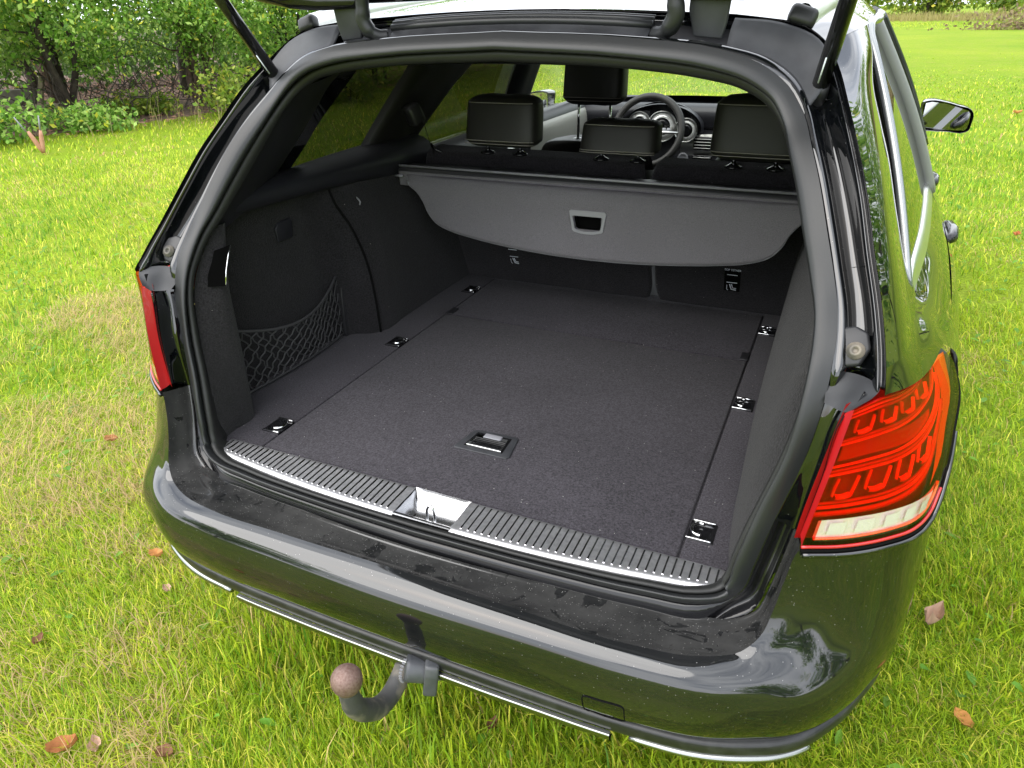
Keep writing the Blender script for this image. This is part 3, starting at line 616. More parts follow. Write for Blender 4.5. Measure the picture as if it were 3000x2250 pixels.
# --- roof-edge covers, hinges, struts and the raised tailgate
for s in (1, -1):
    sheet("corner_cover", [[(.610,.150,.470),(.618,.155,.478),(.627,.163,.486)] if False else [(.385,.366,.757),(.384,.388,.775),(.384,.402,.788),(.386,.420,.803)],
                           [(.44,.365,.741),(.445,.388,.762),(.45,.404,.779),(.455,.421,.796)], [(.492,.355,.711),(.505,.380,.735),(.512,.396,.755),(.518,.410,.772)], [(.520,.328,.676),(.535,.350,.700),(.542,.365,.718),(.548,.375,.732)]],
          "plastic_grey", FRAME, 5, 5, s, thick=.004, off=1)
sheet("header_cover", [[(x, .362, .775 - .010 * (x / .25) ** 2), (x, .385, .790 - .010 * (x / .25) ** 2), (x, .398, .799 - .009 * (x / .25) ** 2), (x, .400, .801 - .009 * (x / .25) ** 2)] for x in np.linspace(-.253, .253, 7)], "plastic_grey", FRAME, 4, 3, thick=.004, off=1)
for k, (yy, zz, r_) in enumerate(((.402,.804,.007),(.409,.811,.0055),(.417,.815,.004))):
    tube("header_seal", [(x, yy, zz - .009 * (x / .25) ** 2) for x in np.linspace(-.256, .256, 9)], r_, "rubber", FRAME, 8)
for s in (1, -1):
    sheet("hinge_pocket", [[(.253,.362,.770),(.253,.40,.775),(.253,.43,.800)],[(.32,.36,.760),(.32,.40,.766),(.32,.43,.79)],[(.386,.36,.752),(.386,.40,.756),(.386,.43,.785)]], "plastic", FRAME, 3, 3, s)
TG = empty("tailgate", (0, 0, 0), CAR)
# tailgate in its own plane: w = distance from the hinge edge, dir rearwards and up
th = math.radians(60); DY, DZ = -math.cos(th), math.sin(th)
def tgp(x, w, h=0.0):                     # h = height on the outer side
    return (x, .40 + DY * w + DZ * h * -1 * -1 * 0.62 * 0 + math.sin(th) * h, .872 + DZ * w + math.cos(th) * h)
def tg_half(w):
    return float(np.interp(w, (0, .06, .2, .45, .62, .80, .98), (.50, .545, .60, .665, .70, .69, .66)))
def bulge(w): return float(np.interp(w, (0, .1, .3, .5, .65, .8, .98), (.0, .02, .035, .035, .06, .075, .03)))
ws_ = (0, .03, .10, .2, .35, .5, .58, .66, .8, .92, .98)
def tg_rows(h0, ins=0.0):
    R_ = []
    for w in ws_:
        a = tg_half(w) - ins
        R_.append([tgp(x * a, w, h0 + bulge(w) * (1 - .5 * abs(x) ** 3) - (.02 * abs(x) ** 6)) for x in (-1, -.93, -.75, -.4, 0, .4, .75, .93, 1)])
    return R_
sheet("tailgate_skin", tg_rows(.03), "paint", TG, 3, 3, thick=.004)
sheet("inner_lining", tg_rows(-.035, .02), "plastic_soft", TG, 3, 3, thick=.004)
ed = [tgp(tg_half(w), w, bulge(w) * .5 - .005) for w in ws_]; el = [(-p[0], p[1], p[2]) for p in ed]
tube("edge_frame", cr1(el[::-1] + [tgp(-.46, -.006, .0), tgp(0, -.012, .01), tgp(.46, -.006, .0)] + ed, 3), .026, "paint", TG, 10)
tube("edge_frame", [tgp(x, .985, .02) for x in np.linspace(-.66, .66, 7)], .030, "paint", TG, 10)
slab("rear_screen", [(-.50,.16),(.50,.16),(.56,.52),(-.56,.52)], (1,0,0), (0,DY,DZ), tgp(0, 0, .036 + .04), .006, "glass_dark", TG)
# hooked spoiler corner that shows above the roof
for s in (1, -1):
    tube("spoiler_corner", [(.30,.385,.842),(.40,.383,.843),(.47,.378,.850),(.53,.36,.866),(.565,.33,.895)], [.012,.016,.020,.022,.022], "gloss", TG, 12, s)
    h = slab("hinge", [(-.026,-.030),(.020,-.034),(.026,-.010),(.030,.030),(.052,.048),(.056,.085),(-.030,.085),(-.036,.010)], (s, 0, 0), (0, -.12, .99), (s * .352, .392, .806), -.010 * s, "plastic_grey", TG, bev=.003)
    tube("cable_sleeve", cr1([(.262,.395,.781),(.275,.385,.781),(.290,.376,.790),(.300,.372,.808),(.298,.370,.830),(.292,.366,.866)], 4), [.012]*8 + [.0145]*8 + [.013]*5, "rubber", h, 12, s)
    lathe("hinge_bolt", [(.008,0),(.008,.004),(.004,.007),(0,.007)], (s * .345, .372, .764), (0, -1, .2), "steel", h, 12)
    d_ = Vector((.023, -.080, .128)).normalized(); b_ = Vector((.5325, .3675, .7077))
    gs = tube("gas_strut", [tuple(b_ + d_ * t) for t in (.0, .33)], .0125, "gloss", CAR, 14, s)
    tube("strut_rod", [tuple(b_ + d_ * t) for t in (.33, .50)], .005, "steel", gs, 10, s)
    tube("strut_socket", [tuple(b_ + d_ * t) for t in (-.042, -.03, -.012, .004)], [.010, .014, .016, .0145], "plastic", gs, 12, s)
    tube("strut_print", [tuple(b_ + d_ * t + Vector((-.004 * 1, -.0122, -.004))) for t in (.012, .055)], .0012, "white_pl", gs, 5, s)

# --- mirrors
for s in (1, -1):
    mo = [(.846,.452),(.870,.459),(.92,.455),(.98,.440),(1.026,.426),(1.037,.412),(1.039,.370),(1.036,.346),(1.026,.337),(.96,.336),(.89,.337),(.862,.340),(.852,.352),(.846,.40)]
    def mring(k, y, dx=0): return [((.945 + (a_ - .945) * k) + dx, y, .395 + (b_ - .395) * k) for a_, b_ in mo]
    mh = sheet("side_mirror", [mring(.93, 2.712), mring(.985, 2.700), mring(1.0, 2.715), mring(1.0, 2.76), mring(.93, 2.82), mring(.70, 2.86), mring(.2, 2.875)], "paint", CAR, 3, 4, s, closed=True)
    slab("mirror_glass", [((a_ - .945) * .90, .395 + (b_ - .395) * .88) for a_, b_ in mo], (s*.985,-.17,0), (0,-.12,1), (s*.945,2.762,0), .004 * s, "mirror", mh)
    tube("mirror_foot", [(.81,2.74,.375),(.84,2.74,.372),(.875,2.745,.365)], [.026,.018,.020], "gloss", mh, 10, s)

# --- tow bar
TB = tube("tow_bar", cr1([(.010,-.02,-.215),(.004,-.075,-.232),(0,-.127,-.257),(0,-.155,-.276),(0,-.187,-.2875),(0,-.224,-.2815),(0,-.260,-.250),(0,-.286,-.212),(0,-.2945,-.180),(0,-.2955,-.155)], 5),
          [.0185]*25 + [.0195]*8 + [.0185]*6 + [.0170]*7, "castiron", CAR, 20)
tag(TB, "dirty steel swan-neck tow bar")
lathe("tow_ball", [(.0150,-.030),(.0155,-.021),(.0195,-.0175),(.0232,-.011),(.0254,-.003),(.0258,.004),(.0245,.011),(.0208,.0175),(.0150,.0222),(.0090,.0248),(.0085,.0252),(0,.0252)], (0,-.2955,-.1375), (0,0,1), "rust", TB, 36)
KN = lathe("release_knob", [(.020,-.004),(.0245,-.002),(.0255,.004),(.025,.030),(.0235,.034),(.0,.034)], (.020,-.160,-.243), (.86,.45,-.22), "knob", TB, 24)
for k_ in range(9):
    a_ = math.radians(100 + k_ * 14); box("knob_tooth", (.021, -.160 + .025 * math.cos(a_), -.243 + .025 * math.sin(a_)), (.006, .003, .003), "satin", KN)
slab("knob_grip", [(-.012,-.052),(.014,-.052),(.020,-.046),(.021,-.020),(.026,.006),(.022,.026),(-.002,.030),(-.010,.024),(-.013,.0),(-.020,-.022),(-.021,-.046)], (.42,-.90,.05), (.10,.10,.99), (.050,-.148,-.246), -.026, "knob", KN, bev=.006)
lathe("key_lock", [(.0085,-.002),(.0085,.003),(.006,.003),(.006,.001),(0,.001)], (.0735,-.139,-.262), (.90,.41,-.13), "satin", KN, 16)
# ================================================================ THE CAR, load bay and cabin
# --- floor
FL = box("load_floor", (-.05, .66, -.018), (1.25, 1.22, .020), "carpet", CAR)
def rbox(name, x0, x1, y0, y1, z1, th_, m, par, bev=.004): return box(name, ((x0 + x1) / 2, (y0 + y1) / 2, z1 - th_ / 2), (x1 - x0, y1 - y0, th_), m, par, bev, 2)
rbox("floor_panel", -.4465, .4465, .047, .8605, .0, .012, "carpet", FL)
rbox("floor_panel", -.4465, .4465, .8625, 1.20, .0, .012, "carpet", FL)
rbox("floor_edge", -.665, -.4505, .030, 1.24, -.0015, .010, "carpet", FL, .003)
rbox("floor_edge", .4505, .56, .030, 1.24, -.0015, .010, "carpet", FL, .003)
for s in (1, -1): box("panel_clip", (s * .4375, .885, .0012), (.020, .046, .004), "plastic", FL, .001)
# pull handle in the floor
HF = slab("floor_handle", [(-.062,-.043),(.058,-.042),(.064,-.034),(.053,.036),(.046,.042),(-.044,.038),(-.052,.032),(-.065,-.036)], (1,0,0), (0,1,0), (0,.243,.0), .003, "plastic_grey", FL, bev=.0012)
slab("handle_well", [(-.046,-.029),(.044,-.029),(.040,.030),(-.040,.028)], (1,0,0), (0,1,0), (0,.243,.0025), .0012, "gloss", FL)
slab("handle_flap", [(-.042,-.026),(.040,-.026),(.036,.020),(-.036,.019)], (1,0,0), (0,1,.03), (0,.243,.0035), .003, "chrome", FL, bev=.001)
for k in range(6): box("handle_groove", (.002, .221 + k * .0055, .0072), (.070, .0026, .0016), "gloss", FL)
box("handle_grip", (.002, .259, .0075), (.040, .016, .003), "satin", FL, .001)
# tie-downs
def tie(s, y):
    t = box("tie_down", (s * .4735, y + .026, -.0025), (.046, .056, .005), "gloss", CAR, .001)
    box("tie_bar", (s * .4715, y, .0022), (.044, .0045, .0045), "chrome", t, .0012); box("tie_bar", (s * .4735, y + .052, .0022), (.040, .0045, .0045), "chrome", t, .0012)
    pts = [(s * (.470 - .0145 * math.cos(a)), y + .026 + .017 * math.sin(a), .0045) for a in np.linspace(-1.9, 1.9, 15)]
    tube("tie_ring", pts, .0034, "chrome", t, 8)
for y in (.102, .596, 1.053):
    for s in (1, -1): tie(s, y)
# --- polished sill strip with pressed ribs, and the latch recess
def sill_front(x): return -.046 + .041 * min(1, abs(x) / .527) ** 2.2
SS = empty("sill_strip", (0, 0, 0), CAR)
for s in (1, -1):
    xs_ = np.r_[np.linspace(.060, .50, 12), .515, .524, .528]
    sheet("sill_plate", [[(x, sill_front(x) - .0015, -.006), (x, sill_front(x), -.001), (x, sill_front(x) + .005, .0022), (x, sill_front(x) + .012, .0026), (x, .030, .0026), (x, .0425, .0022), (x, .045, -.003)] if x < .526 else
                         [(x, .004, -.006), (x, .005, -.001), (x, .008, .0016), (x, .012, .0016), (x, .030, .0016), (x, .0415, .0010), (x, .043, -.003)] for x in xs_], "steel_worn", SS, 2, 1, s)
rib_me = None
for s in (-1, 1):
    for k in range(33):
        x = .078 + k * .01375; y0, y1 = sill_front(x) + .012, .038
        if rib_me is None:
            pr_ = [(-.0021, 0), (-.0014, .0014), (0, .0019), (.0014, .0014), (.0021, 0)]
            v = [(a, 0, b) for a, b in pr_] + [(a, 1, b) for a, b in pr_]
            f = [(i, i + 1, i + 6, i + 5) for i in range(4)] + [(0, 1, 2, 3, 4), (9, 8, 7, 6, 5)]
            o = mk("rib", v, f, "chrome", SS, 0, False); rib_me = o.data
        else: o = link(bpy.data.objects.new("rib", rib_me), SS)
        o.location = (s * x, y0, ZS + .0024); o.scale = (1, y1 - y0, 1)
LR = sheet("latch_recess", [[(x * 1.0, -.0445, .002), (x * 1.0, -.041, .003), (x * .96, -.034, .0), (x * .80, -.026, -.020), (x * .76, -.016, -.025), (x * .72, .012, -.025), (x * .78, .022, -.020), (x * .94, .039, .0), (x, .044, .0026)] if abs(x) > .0551 else
                            [(x, -.0445, .002), (x, -.041, .003), (x * .98, -.034, .0005), (x * .88, -.028, -.019), (x * .84, -.016, -.025), (x * .80, .012, -.025), (x * .86, .022, -.019), (x * .98, .038, .0005), (x, .044, .0026)] for x in (-.061, -.05, -.025, 0, .025, .05, .061)], "steel", CAR, 3, 3)
for s in (1, -1):
    sheet("recess_end", [[(s*.061,-.041,.0032),(s*.059,-.030,.0005),(s*.059,.0,.0005),(s*.059,.030,.0005),(s*.061,.044,.0032)],[(s*.052,-.030,-.012),(s*.050,-.02,-.018),(s*.049,.0,-.019),(s*.050,.015,-.018),(s*.053,.028,-.010)],[(s*.046,-.026,-.021),(s*.042,-.014,-.0255),(s*.040,.0,-.0255),(s*.042,.012,-.0255),(s*.048,.022,-.020)]], "steel", LR, 3, 3)
tube("striker", cr1([(-.008,-.006,-.030),(-.008,-.006,-.012),(-.006,-.006,.004),(0,-.006,.010),(.006,-.006,.004),(.008,-.006,-.012),(.008,-.006,-.030)], 4), .0030, "chrome", LR, 8)

# --- carpeted side trims
WL = [(0.0,  [(.541,.012),(.553,.08),(.551,.128),(.563,.150),(.62,.163),(.653,.185),(.657,.3),(.657,.5),(.652,.58),(.62,.625),(.578,.645),(.558,.668),(.555,.8),(.555,1.0),(.553,1.24)]),
      (.12,  [(.556,.042),(.558,.09),(.553,.135),(.565,.155),(.62,.168),(.653,.19),(.66,.3),(.66,.5),(.654,.575),(.622,.62),(.580,.640),(.559,.660),(.556,.8),(.556,1.0),(.555,1.22)]),
      (.22,  [(.582,.068),(.567,.10),(.556,.138),(.567,.158),(.62,.172),(.653,.197),(.66,.3),(.66,.5),(.655,.565),(.628,.605),(.588,.628),(.565,.648),(.560,.8),(.560,1.0),(.558,1.2)]),
      (.32,  [(.601,.099),(.582,.118),(.565,.145),(.575,.168),(.625,.182),(.655,.21),(.66,.3),(.66,.48),(.656,.55),(.636,.585),(.608,.602),(.588,.628),(.579,.8),(.576,1.0),(.572,1.18)]),
      (.385, [(.602,.140),(.588,.152),(.576,.172),(.587,.192),(.63,.202),(.653,.222),(.66,.3),(.66,.48),(.657,.54),(.645,.56),(.627,.578),(.611,.605),(.600,.8),(.595,1.0),(.59,1.16)]),
      (.432, [(.592,.175),(.590,.183),(.592,.205),(.602,.218),(.63,.224),(.648,.242),(.655,.3),(.652,.48),(.650,.54),(.645,.56),(.637,.575),(.628,.605),(.615,.8),(.610,1.0),(.60,1.15)])]
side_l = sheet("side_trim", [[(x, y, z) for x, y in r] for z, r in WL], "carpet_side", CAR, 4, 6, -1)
tag(side_l, "carpeted left side of the load bay with storage pocket")
tube("trim_seam", cr1([(-.5565,.667,.0),(-.5575,.659,.12),(-.5635,.647,.22),(-.587,.626,.32),(-.611,.603,.385),(-.628,.603,.430)], 5), .0035, "gap", side_l, 6)
WR = [(0.0, [(.541,.012),(.530,.06),(.520,.14),(.512,.3),(.506,.5),(.504,.7),(.504,1.0),(.502,1.24)]), (.12, [(.556,.042),(.540,.09),(.528,.16),(.518,.3),(.512,.5),(.510,.7),(.509,1.0),(.507,1.22)]),
      (.24, [(.588,.072),(.566,.11),(.550,.18),(.536,.3),(.528,.5),(.525,.7),(.523,1.0),(.52,1.2)]), (.33, [(.602,.102),(.588,.13),(.575,.2),(.562,.3),(.553,.5),(.549,.7),(.546,1.0),(.545,1.18)]),
      (.432, [(.592,.175),(.597,.185),(.603,.22),(.61,.3),(.605,.5),(.60,.7),(.60,1.0),(.60,1.15)])]
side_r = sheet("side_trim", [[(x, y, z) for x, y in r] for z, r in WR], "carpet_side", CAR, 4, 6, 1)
tag(side_r, "carpeted right side of the load bay")
tube("trim_seam", [(.5245,.95,.218),(.5265,.80,.226),(.529,.66,.234),(.535,.50,.246),(.545,.36,.262)], .0022, "gap", side_r, 6)
# lamp panel on the left pillar, round flap, bag hook
LP = sheet("light_panel", [[(.5765,.112,.322),(.567,.124,.320),(.556,.140,.318)],[(.578,.121,.345),(.570,.134,.345),(.560,.152,.345)],[(.578,.139,.370),(.571,.150,.370),(.563,.168,.372)],[(.580,.152,.388),(.574,.162,.390),(.567,.184,.393)]], "black", side_l, 3, 4, -1)
tube("panel_edge", [(-.5555,.141,.320),(-.5595,.153,.345),(-.5625,.169,.372),(-.5665,.185,.392)], .0016, "chrome", LP, 6)
slab("pocket_flap", [(-.027,-.022),(.022,-.024),(.030,-.014),(.034,.018),(.022,.026),(-.018,.022),(-.030,.010)], (0,1,0), (0,0,1), (-.659,.449,.346), .005, "plastic_soft", side_l, bev=.002)
hk = box("bag_hook", (-.6055,.672,.382), (.006,.026,.030), "plastic", side_l, .002)
tube("hook_arm", [(-.602,.680,.386),(-.590,.680,.378),(-.585,.680,.371),(-.588,.680,.364),(-.596,.680,.366)], .0022, "satin", hk, 6)
# storage net
NT = box("net_rail", (-.636,.617,.094), (.010,.022,.196), "plastic", side_l, .003, rot=(-.03,0,0))
NETP = empty("storage_net", (0, 0, 0), CAR)
def net_pt(u, v):
    """u 0 rear .. 1 front, v 0 bottom .. 1 top"""
    y = .200 + .405 * u; zt = .176 - .050 * math.sin(math.pi * min(1, u * .95)) ** 1.0 * (1 - .3 * u) + .012 * u ** 3
    zb = .006 + .004 * math.sin(3 * u)
    x = -.640 + .018 * math.sin(math.pi * u) * (1 - .3 * v) + .030 * math.sin(math.pi * u) * v
    return (x, y, zb + (zt - zb) * v)
tube("net_hem", [net_pt(u, 1.0) for u in np.linspace(0, 1, 24)], .0035, "net", NETP, 7)
tube("net_hem", [net_pt(u, 0.0) for u in np.linspace(0, 1, 16)], .0030, "net", NETP, 7)
rng = random.Random(5)
def net_cord(u0, du, name="net_cord"):
    pts = []
    for k in range(25):
        v = k / 24; u = u0 + du * v + .009 * math.sin(v * 34 + u0 * 40) + .018 * math.sin(v * 5 + u0 * 13)
        if 0 <= u <= 1: pts.append(net_pt(u, v))
    if len(pts) > 2: tube(name, pts, .0019, "net", NETP, 5)
for k in range(-4, 14):
    net_cord(k / 13, .30); net_cord(k / 13 + .30, -.30)
# --- plastic ledge under the windows, pillar trims, headliner
for s in (1, -1):
    lg = []
    for y, dn, xo in ((.195,.0,.0),(.30,.0,.0),(.50,-.006,.0),(.75,-.022,.0),(.95,-.045,.0),(1.12,-.062,.0)):
        k = 1 if y > .25 else .5
        lg.append([(.640, y, .428 + dn), (.612 - .006 * k, y, .437 + dn), (.598, y, .452 + dn * .7), (.600, y, .468 + dn * .5), (.618, y, .4795 + dn * .3), (.640, y, .484 + dn * .15), (float(np.interp(y, (.195,.30,.50,.75,1.12), (.655,.664,.684,.712,.728))), y, .479)])
    sheet("window_ledge", lg, "plastic_soft", CAR, 4, 5, s)
    dp = []
    for (a, b) in (((.600,.148,.400),(.674,.465,.468)),((.588,.185,.440),(.668,.50,.50)),((.560,.240,.505),(.646,.555,.56)),((.530,.293,.578),(.626,.60,.615)),((.498,.338,.645),(.604,.645,.672)),((.455,.362,.690),(.584,.70,.71))):
        a, b = np.array(a), np.array(b); dp.append([a + [.004, .006, 0], a * .75 + b * .25 + np.array([-.010, 0, 0]), a * .45 + b * .55 + np.array([-.014, 0, 0]), a * .08 + b * .92 + np.array([-.006, 0, 0]), b])
    D = sheet("pillar_lining", dp, "plastic_soft", CAR, 4, 4, s)
    cp = []
    for (z, y0, y1) in ((.42,.84,1.16),(.47,.874,1.20),(.54,.92,1.27),(.61,.97,1.345),(.675,1.022,1.44),(.73,1.06,1.50)):
        t = (z - .378) / .39; xb = .762 + (.588 - .762) * t - .006
        cp.append([(xb, y0, z), (xb - .020, y0 + .012, z), (xb - .036, y0 * .7 + y1 * .3, z), (xb - .034, y0 * .3 + y1 * .7, z), (xb - .014, y1 - .012, z), (xb + .006, y1, z)])
    C_ = sheet("pillar_lining", cp, "leather", CAR, 4, 4, s)
    bpil = []
    for (z, y0, y1) in ((.30,2.00,2.20),(.45,1.96,2.17),(.60,1.92,2.13),(.74,1.90,2.10)):
        t = (z - .378) / .39; xb = .80 + (.605 - .80) * t - .004
        bpil.append([(xb, y0, z), (xb - .03, y0 + .02, z), (xb - .04, (y0 + y1) / 2, z), (xb - .03, y1 - .02, z), (xb, y1, z)])
    B_ = sheet("pillar_lining", bpil, "plastic_soft", CAR, 4, 4, s)
    # door linings with a pale trim strip
    dl = sheet("door_lining", [[(.775 + .02 * (y > 1.5), y, .40), (.735, y, .405), (.715, y, .385), (.705, y, .33), (.715, y, .15), (.72, y, -.2)] for y in (1.14, 1.4, 1.8, 2.2, 2.7, 3.05)], "plastic_soft", CAR, 3, 4, s)
    sheet("trim_strip", [[(.703, y, .315), (.697, y, .30), (.702, y, .270)] for y in (1.16, 1.5, 1.95)], "alu", dl, 2, 3, s)
    sheet("trim_strip", [[(.712, y, .372), (.698, y, .352), (.694, y, .30), (.702, y, .225)] for y in (2.12, 2.5, 2.95)], "beige", dl, 2, 3, s)
hl = sheet("headliner", [[(x, y, z - .030 * (abs(x) / .55) ** 2 - (.02 if abs(x) > .54 else 0)) for x in (-.56, -.45, -.2, 0, .2, .45, .56)] for (y, z) in ((.37,.735),(.6,.755),(1.0,.785),(1.6,.80),(2.1,.80),(2.32,.785))], "liner", CAR, 3, 3)
# --- rear seat back, two carpeted parts, tether tags
def seat_back(x0, x1, nm):
    rows = []
    for z, y, ins in ((-.002,1.222,.012),(.02,1.214,.004),(.10,1.182,0),(.22,1.130,0),(.34,1.078,0),(.42,1.044,.004),(.445,1.050,.012),(.452,1.075,.02),(.45,1.14,.02),(.40,1.20,.02)):
        rows.append([(x0 + ins, y + .012, z), (x0 + ins + .006, y + .002, z), (x0 + ins + .02, y, z), ((x0 + x1) / 2, y - .002, z), (x1 - ins - .02, y, z), (x1 - ins - .006, y + .002, z), (x1 - ins, y + .012, z)])
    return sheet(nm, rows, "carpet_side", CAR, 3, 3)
SB1 = seat_back(-.60, .102, "rear_seat_back"); SB2 = seat_back(.112, .60, "rear_seat_back")
tag(SB1, "wide left part of the folding rear seat back"); tag(SB2, "narrow right part of the folding rear seat back")
def text(nm, s_, loc, size, par, tilt):
    c = bpy.data.curves.new(nm, 'FONT'); c.body = s_; c.size = size; c.align_x = 'CENTER'; c.extrude = .0003
    o = bpy.data.objects.new(nm, c); COL.objects.link(o)
    dg = bpy.context.evaluated_depsgraph_get(); me = bpy.data.meshes.new_from_object(o.evaluated_get(dg)); bpy.data.objects.remove(o)
    me.materials.append(MT["white_pl"]); q = bpy.data.objects.new(nm, me); link(q, par)
    q.location = (loc[0], loc[1], loc[2] + ZS); q.rotation_euler = (math.radians(90) + tilt, 0, 0); return q
for (xc, SB, full) in ((-.358, SB1, False), (.347, SB2, True)):
    def tp(x, z, lift): return (xc + x, 1.2235 - .425 * (z + .004) * 1.0 - lift, z)
    tl = math.atan(.425)
    box("tether_tag", (xc, 1.2235 - .425 * .105 - .001, .105), (.046, .003, .085), "black", SB, .001, rot=(tl, 0, 0))
    for z in (.098, .125): box("tag_line", tp(0, z, .0045), (.030, .001, .0016), "white_pl", SB)
    # child-seat pictogram
    tube("child_seat_icon", [tp(-.006, .091, .0045), tp(-.001, .074, .0045), tp(.013, .072, .0045)], .0016, "white_pl", SB, 5)
    tube("child_seat_icon", [tp(-.001, .092, .0045), tp(.003, .079, .0045), tp(.013, .078, .0045)], .0013, "white_pl", SB, 5)
    tube("child_seat_icon", [tp(-.014, .088, .0045), tp(-.014, .073, .0045), tp(-.010, .070, .0045)], .0008, "white_pl", SB, 5)
    if full: text("tag_lettering", "TOP TETHER", tp(0, .139, .005), .0082, SB, -tl)
# --- headrests
def headrest(x, y, z, w, h, d, nm, m="leather"):
    rows = []
    n = 9
    ring_n = 20
    for k in range(n + 1):
        t = k / n; zz = z - h / 2 + h * t
        e = (1 - abs(2 * t - 1) ** 6) ** .35 if 0 < t < 1 else .0
        ww = w / 2 * (.97 - .05 * (t - .4)) * (.80 + .20 * e) if 0 < k < n else w / 2 * .72; dd = d / 2 * (.72 + .28 * e) if 0 < k < n else d / 2 * .55
        rows.append([(x + ww * abs(math.cos(a)) ** .45 * (1 if math.cos(a) > 0 else -1), y + .02 * (t - .5) + dd * abs(math.sin(a)) ** .5 * (1 if math.sin(a) > 0 else -1), zz) for a in np.linspace(0, 2 * math.pi, ring_n, endpoint=False)])
    cb = [(x, y, z - h / 2)]
    o = sheet(nm, [[(x, y, z - h / 2 - .001)] * ring_n] + rows + [[(x, y + .01, z + h / 2 + .001)] * ring_n], m, CAR, 2, 2, closed=True)
    for zz, k in ((z - h * .36, 1), (z - h * .42, 1), (z + h * .38, .92)):
        tube("stitching", [(x + w * .47 * k * t, y - d / 2 - .0005 + .010 * abs(t) ** 8 + .02 * ((zz - z) / h), zz) for t in np.linspace(-1, 1, 15)], .0011, "thread", o, 4)
    return o
for (x, z, w, h) in ((-.3275,.540,.232,.136),(.022,.512,.222,.086),(.3785,.548,.232,.150)):
    o = headrest(x, 1.062, z, w, h, .095, "rear_headrest")
    for dx in (-.052, .052):
        tube("post", [(x + dx, 1.052, .448), (x + dx, 1.055, z)], .005, "chrome", o, 8)
        lathe("post_guide", [(.022,0),(.022,.004),(.012,.008),(.007,.012),(0,.012)], (x + dx, 1.052, .449), (0,0,1), "gloss", o, 18)
# --- load cover: cassette and hanging flap with its grip
CV = box("load_cover", (0, .935, .398), (1.20, .085, .050), "plastic", CAR, .010)
tag(CV, "grey roller load cover with its flap hanging down")
tube("cassette_edge", [(-.60,.905,.4265),(.60,.905,.4265)], .0035, "satin", CV, 8)
box("cassette_face", (0, .890, .394), (1.18, .006, .040), "cover", CV, .002)
fo = [(-.560,.405),(-.548,.385),(-.520,.366),(-.500,.340),(-.484,.305),(-.462,.280),(-.42,.262),(-.345,.248),(-.225,.234),(-.11,.2265),(0,.224)]
fo = cr1([(a, 0, b) for a, b in fo], 4)[:, [0, 2]]; outl = list(map(tuple, fo)) + [(-a, b) for a, b in fo[::-1][1:]]
hole = [(-.044,.347),(.046,.347),(.038,.304),(.018,.299),(0,.298),(-.018,.299),(-.036,.304)]
def flap_y(x, z): return .862 + .0022 * math.sin(7 * x + 9 * z) * math.sin(23 * z + 2 * x) + .0012 * math.sin(31 * x + 4) * math.sin(14 * z) + .020 * max(0, (z - .37) / .035) ** 2 + .004 * (x / .5) ** 2
NXF = 60
rowsF = []
xs_ = np.linspace(-.56, .56, NXF + 1); zlow = np.interp(xs_, [p[0] for p in outl], [p[1] for p in outl])
vF, fF = [], []
NZ = 18
for i, x in enumerate(xs_):
    for j in range(NZ + 1):
        z = zlow[i] + (.405 - zlow[i]) * j / NZ; vF.append((x, flap_y(x, z), z))
for i in range(NXF):
    for j in range(NZ):
        a = i * (NZ + 1) + j; cx_ = (xs_[i] + xs_[i + 1]) / 2; cz_ = (vF[a][2] + vF[a + 1][2]) / 2
        if abs(cx_) < .036 and .306 < cz_ < .342: continue
        fF.append((a, a + NZ + 1, a + NZ + 2, a + 1))
flap = mk("cover_flap", vF, fF, "cover", CV); md = flap.modifiers.new("solid", 'SOLIDIFY'); md.thickness = .004; md.offset = 1
tube("flap_hem", [(a, flap_y(a, b) - .001, b) for a, b in outl], .0026, "satin", CV, 6)
tube("flap_seam", [(x, flap_y(x, .392) - .0015, .392) for x in np.linspace(-.555, .555, 12)], .0022, "cover", CV, 6)
go = [(-.050,.352),(-.046,.355),(.046,.355),(.051,.350),(.044,.303),(.040,.299),(.018,.294),(0,.293),(-.018,.294),(-.036,.298),(-.041,.302)]
gi = [(-.041,.338),(-.039,.3405),(.039,.3405),(.042,.337),(.037,.308),(.034,.305),(.017,.301),(0,.300),(-.017,.301),(-.030,.304),(-.034,.307)]
gv = [(a, .855, b) for a, b in go] + [(a, .855, b) for a, b in gi] + [(a, .863, b) for a, b in go] + [(a, .868, b) for a, b in gi]; ng = len(go); gf = []
for k in range(ng):
    k2 = (k + 1) % ng; gf += [(k, k2, ng + k2, ng + k), (k, 2 * ng + k, 2 * ng + k2, k2), (ng + k, ng + k2, 3 * ng + k2, 3 * ng + k)]
mk("cover_grip", gv, gf, "satin", CV, smooth=False)
slab("grip_pocket", gi, (1,0,0), (0,0,1), (0,.885,0), -.004, "black", CV)
tube("cover_pin", [(-.60,.885,.402),(-.572,.880,.402)], .004, "satin", CV, 8)
# --- seat belts and lap anchor at the left pillar
for s in (1, -1):
    bl = slab("seat_belt", [(-.021,0),(.021,0),(.021,.16),(-.021,.16)], (s*.55,.83,0), (.0,-.40,.92), (s*.575,1.075,.405), .002, "belt", CAR)
    box("belt_guide", (s*.60,1.01,.555), (.05,.045,.06), "plastic", bl, .01, rot=(.4,0,s*.5))
    tube("belt_hook", [(s*.53,1.06,.425),(s*.535,1.05,.443),(s*.555,1.045,.452),(s*.57,1.045,.468)], .004, "gloss", bl, 8)
